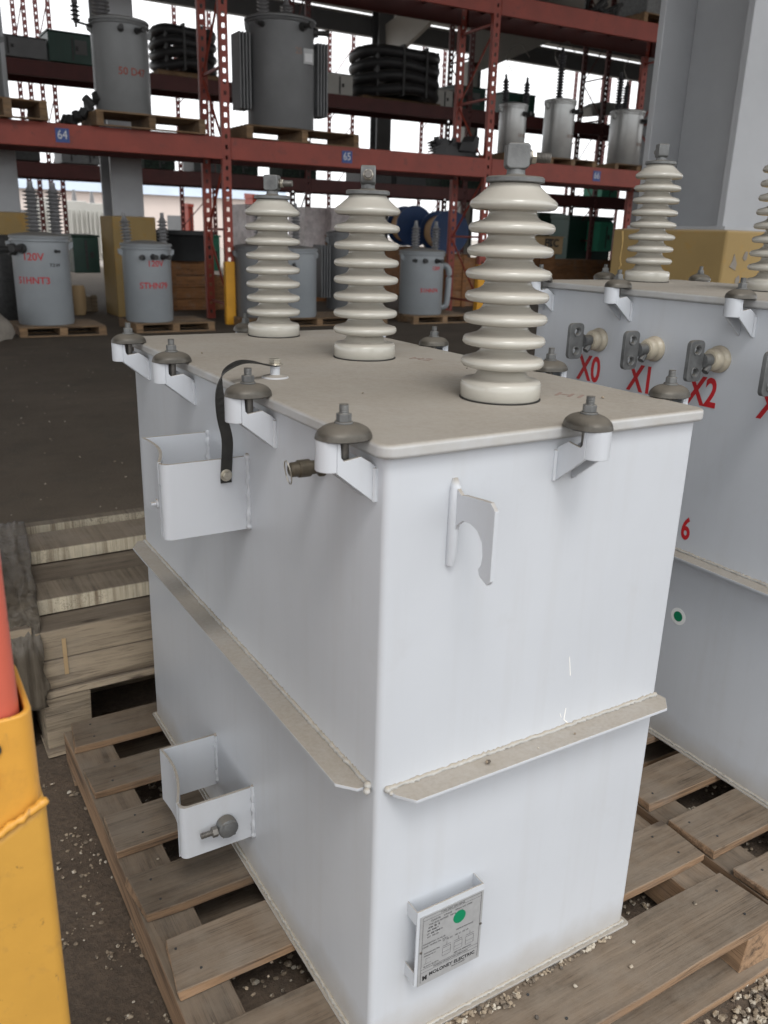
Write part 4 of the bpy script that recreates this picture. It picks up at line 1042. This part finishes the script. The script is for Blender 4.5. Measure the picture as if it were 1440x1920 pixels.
# ------------------------------------------------------------------ goods on the ground behind
def crate(label, u0, u1, v0, v1, Y, mat='crate_wood', depth=.9, slats=3):
    a = atY(u0, v1, Y); c = atY(u1, v0, Y); t = thing('wooden_crate', label, 'crate', (a.x, Y, 0), 0)
    w2 = c.x - a.x; hh = c.z; n = slats; st = hh / n
    b = MB()
    for k in range(n): b.box(0, w2, 0, .03, k * st + .01, (k + 1) * st - .01); b.box(0, .03, .031, depth, k * st + .01, (k + 1) * st - .01)
    b.box(0.03, w2, .06, depth, .02, hh - .03); b.obj('side_boards', mat, t)
    for x in (.02, w2 / 2 - .05, w2 - .12): b = MB(); b.box(x, x + .1, -.03, -.001, 0, hh + .02); b.obj('batten', mat, t)
    return t
crate('orange-brown wooden crate beside the STHN79 transformer', 322, 480, 517, 598, 15.4)
crate('orange-brown wooden crate right of the piped transformer', 838, 900, 482, 575, 15.0)
crate('long low orange-brown wooden crate behind the right tank', 902, 1150, 487, 545, 19.0, depth=1.5)
crate('dark timber crate behind the leftmost transformer', 132, 182, 555, 600, 15.5, 'grey_wood_x')
crate('dark brown crate at the far left behind the leftmost transformer', -60, 34, 510, 590, 15.2, 'grey_wood_x')
# open drum
a = atY(345, 515, 16.6); r_ = 55 * pxm(a); c = atY(345, 432, 16.6)
t = thing('round_tub', 'large black open tub with a dark rim behind the STHN79 transformer', 'tub', (a.x, 16.6, 0))
MB().lathe([(r_ * .9, .9), (r_ * .98, c.z - .12), (r_, c.z - .1), (r_ * 1.06, c.z - .08), (r_ * 1.06, c.z), (r_ * .97, c.z), (r_ * .9, c.z - .3), (.05, c.z - .35)], 40).obj('tub_wall', 'black_drum', t, smooth=True)
MB().box(-r_ * .8, r_ * .8, -r_ * .6, r_ * .6, 0, .9).obj('stand', 'crate_wood', t)
cab('dark green utility cabinet behind the leftmost transformer', 140, 184, 440, 502, 15.8, z=.7)
cab('green bin behind the rack upright', 383, 412, 440, 500, 19.0, z=.6, mat='bright_green', name='plastic_bin', cat='bin')
MATS['bright_green'].diffuse_color = (.1, .5, .3, 1)
def reel(label, u, v, rpx, Y):
    c = atY(u, v, Y); r = rpx * pxm(c); t = thing('cable_reel', label, 'cable reel', (c.x, Y, c.z), R(0), 'blue cable reels')
    M_ = Matrix.Rotation(R(-12), 4, 'Z') @ Matrix.Rotation(PI / 2, 4, 'X')
    MB().lathe([(.08, -.40), (r, -.40), (r, -.36), (.08, -.36)], 40, M_).obj('flange', 'reel_blue', t, smooth=True)
    MB().lathe([(.08, .36), (r, .36), (r, .40), (.08, .40)], 40, M_).obj('flange', 'reel_blue', t, smooth=True)
    MB().lathe([(r * .78, -.355), (r * .80, 0), (r * .78, .355)], 32, M_).obj('cable_winding', 'reel_wood', t, smooth=True)
    b = MB(); b.box(-.5, .5, -.4, .4, -c.z, -r - .005); b.obj('cradle', 'crate_wood', t)
reel('large blue cable reel right of the piped transformer', 832, 435, 38, 17.5)
reel('blue cable reel behind the middle front bushing', 768, 424, 36, 18.9)
# wrapped goods
def bale(label, u0, u1, v0, v1, Y, seed):
    a = atY(u0, v1, Y); c = atY(u1, v0, Y); bm = bmesh.new(); bmesh.ops.create_cube(bm, size=1); bmesh.ops.subdivide_edges(bm, edges=bm.edges[:], cuts=9, use_grid_fill=True)
    w2, hh = c.x - a.x, c.z - a.z
    for v in bm.verts:
        q = Vector(v.co); n_ = noise.noise(q * 4 + Vector((seed, 0, 0))) * .09
        v.co = Vector((q.x * w2 * (1 + n_), q.y * .9 * (1 + n_), (q.z + .5) * hh)) + Vector((n_ * .4, 0, 0))
    t = thing('wrapped_goods', label, 'wrapped goods', ((a.x + c.x) / 2, Y, 0))
    m = MB(); m.bm.free(); m.bm = bm; o = m.obj('film_wrapped_load', 'shrink_wrap', t, smooth=True); o.location = (0, 0, a.z)
    MB().box(-w2 / 2, w2 / 2, -.45, .45, 0, a.z).obj('pallet_base', 'crate_wood', t)
bale('white film-wrapped load left of the rearmost front bushing', 448, 486, 385, 462, 17.0, 1)
bale('white film-wrapped load right of the rearmost front bushing', 556, 596, 390, 462, 17.5, 2)
bale('grey wrapped load between the two rear bushings', 604, 655, 392, 440, 17.2, 3)
t = cab('brown carton marked FTC behind the nearest bushing', 1000, 1057, 443, 476, 18.9, mat='carton', name='cardboard_box', cat='box')
a = atY(1035, 448, 18.4); text_obj('carton_print', 'FTC', .30, 'black_ink', t, T((.10, -.47, .30)) @ FRONT, .002, bold=.01)
MB().box(-.28, .28, -.45, .45, -1.0, -.005).obj('support', 'crate_wood', t)
cab('dark green tank cabinet in the gap left of the big column', 1062, 1150, 405, 478, 21.2, z=.2, name='equipment_cabinet')
cab('dark green tank cabinet right behind the nearest bushing', 1005, 1060, 398, 470, 22.5, z=.2, name='equipment_cabinet')
cab('bright green bin beside the big column', 1124, 1152, 416, 446, 20.6, z=1.2, mat='bright_green', name='plastic_bin', cat='bin')
# dim clutter by the left column
for lab_, u, v0, v1, w2, Y, mt in (('dark drum at the left edge of the photo', 6, 440, 560, 60, 13.6, 'fitting_dark'), ('dull tan drum between the first two transformers', 150, 535, 595, 26, 15.0, 'carton')):
    a = atY(u, v1, Y); c = atY(u, v0, Y); r_ = w2 / 2 * pxm(a)
    t = thing('drum', lab_, 'drum', (a.x, Y, 0)); MB().lathe([(r_ * .8, 0), (r_, .1), (r_, c.z * .9), (r_ * .8, c.z), (.05, c.z)], 24).obj('drum_body', mt, t, smooth=True)
    MB().lathe([(r_ * 1.03, c.z * .5), (r_ * 1.05, c.z * .52), (r_ * 1.03, c.z * .54)], 24).obj('hoop', mt, t, smooth=True)
# boulder-like sack at far left
a = atZ(5, 640, 0)
bm = bmesh.new(); bmesh.ops.create_icosphere(bm, subdivisions=3, radius=.5)
for v in bm.verts:
    q = noise.noise(v.co * 2.2) * .25; v.co = Vector((v.co.x * (1.1 + q), v.co.y * (.8 + q), max(-.18, v.co.z * (.62 + q))))
m = MB(); m.bm.free(); m.bm = bm; o = m.obj('concrete_block', 'concrete_bare', None, smooth=True, angle=25); o.location = (a.x - .35, a.y + .3, .18)
tag(o, 'rounded concrete lump on the ground at the left edge', 'concrete block')

# ------------------------------------------------------------------ beyond the building
t = thing('warehouse', 'long pale pink warehouse with a blue-grey roof seen far behind the racks', 'building', (0, 75, 0))
m = MB(); m.box(-60, 34, 0, 20, 0, 4.2); m.obj('wall', 'warehouse_wall', t)
m = MB(); m.prism([(-.5, 4.21), (20.5, 4.21), (20, 5.6), (1.2, 5.6)], -60.5, 34.5, 0); m.obj('roof', 'warehouse_roof', t)
for i in range(14): m = MB(); m.box(-55 + i * 6, -54 + i * 6 + .8, -.03, -.002, 1.2, 2.6); m.obj('window', 'column_dark', t)
for i, (u0, u1, v0, v1) in enumerate(((126, 158, 378, 436), (160, 190, 382, 436), (60, 100, 372, 425))):
    a = atY(u0, v1, 42); c = atY(u1, v0, 42); t = thing('substation_transformer', ['pale finned substation transformer outside, left of the yellow column base', 'pale finned substation transformer outside, touching the column at its right', 'pale substation transformer outside behind the leftmost transformer bushings'][i], 'transformer', ((a.x + c.x) / 2, 42, 0))
    w2 = (c.x - a.x) / 2; m = MB(); m.box(-w2, w2, -.5, .5, 0, c.z); m.obj('tank', 'pale_tank', t, bevel=.03)
    m = MB()
    for k in range(4): x = -w2 * .8 + k * w2 * .5; m.box(x, x + .06, -.7, -.501, .3, c.z * .85)
    m.obj('radiator_fins', 'pale_tank', t)
    m = MB(); m.cyl((0, 0, c.z), (0, 0, c.z + .5), .12, .06); m.obj('bushing', 'grey_porcelain', t)
# line of trailers / machines to the right, outside
for i, (u0, u1, v0, v1, mt) in enumerate(((353, 362, 380, 396, 'rack_red'), (474, 484, 362, 392, 'rack_red'), (660, 700, 400, 440, 'pale_tank'))):
    cab(['small red machine outside behind the racks', 'tall red cabinet outside left of the rearmost bushing', 'pale box outside behind the middle bushing'][i], u0, u1, v0, v1, 36, z=0, mat=mt, name='machine_box', cat='machine')

# ------------------------------------------------------------------ light
w = bpy.data.worlds.new('World'); sc.world = w; w.use_nodes = True; nt = w.node_tree
bg = nt.nodes['Background']; sky = nt.nodes.new('ShaderNodeTexSky'); sky.sky_type = 'NISHITA'; sky.sun_disc = False
SUN_EL, SUN_AZ = R(60), R(200)
sky.sun_elevation = SUN_EL; sky.sun_rotation = SUN_AZ; sky.air_density = 1.0; sky.dust_density = 4.0; sky.ozone_density = 1.0
hs = nt.nodes.new('ShaderNodeHueSaturation'); hs.inputs['Saturation'].default_value = .25
nt.links.new(sky.outputs[0], hs.inputs['Color'])
# an even high overcast over the clear-sky model: bright grey-white cloud with soft variation
tc_ = nt.nodes.new('ShaderNodeTexCoord'); nz_ = nt.nodes.new('ShaderNodeTexNoise'); nz_.inputs['Scale'].default_value = 2.2; nz_.inputs['Detail'].default_value = 4
nt.links.new(tc_.outputs['Generated'], nz_.inputs['Vector'])
cr_ = nt.nodes.new('ShaderNodeValToRGB'); cr_.color_ramp.elements[0].position = .3; cr_.color_ramp.elements[1].position = .75
CLOUD = 5.0
sc_ = nt.nodes.new('ShaderNodeVectorMath'); sc_.operation = 'SCALE'; sc_.inputs['Scale'].default_value = CLOUD
cr_.color_ramp.elements[0].color = (.93, .95, .97, 1); cr_.color_ramp.elements[1].color = (1, 1, 1, 1)
nt.links.new(nz_.outputs['Fac'], cr_.inputs[0]); nt.links.new(cr_.outputs[0], sc_.inputs[0])
mx_ = nt.nodes.new('ShaderNodeMix'); mx_.data_type = 'RGBA'; mx_.inputs[0].default_value = .88
nt.links.new(hs.outputs[0], mx_.inputs[6]); nt.links.new(sc_.outputs[0], mx_.inputs[7]); nt.links.new(mx_.outputs[2], bg.inputs[0]); bg.inputs[1].default_value = .15
sd = bpy.data.lights.new('sun', 'SUN'); so_ = bpy.data.objects.new('sun', sd); COL.objects.link(so_)
sd.energy = .5; sd.angle = R(20); sd.color = (1, .97, .93)
dv = Vector((math.sin(SUN_AZ) * math.cos(SUN_EL), math.cos(SUN_AZ) * math.cos(SUN_EL), math.sin(SUN_EL)))
so_.rotation_euler = dv.to_track_quat('Z', 'Y').to_euler()
sc.view_settings.view_transform = 'Standard'; sc.view_settings.look = 'None'; sc.view_settings.gamma = 1
sc.view_settings.exposure = 1.35
sc.render.engine = 'CYCLES'
sc.render.resolution_x = 768; sc.render.resolution_y = 1024
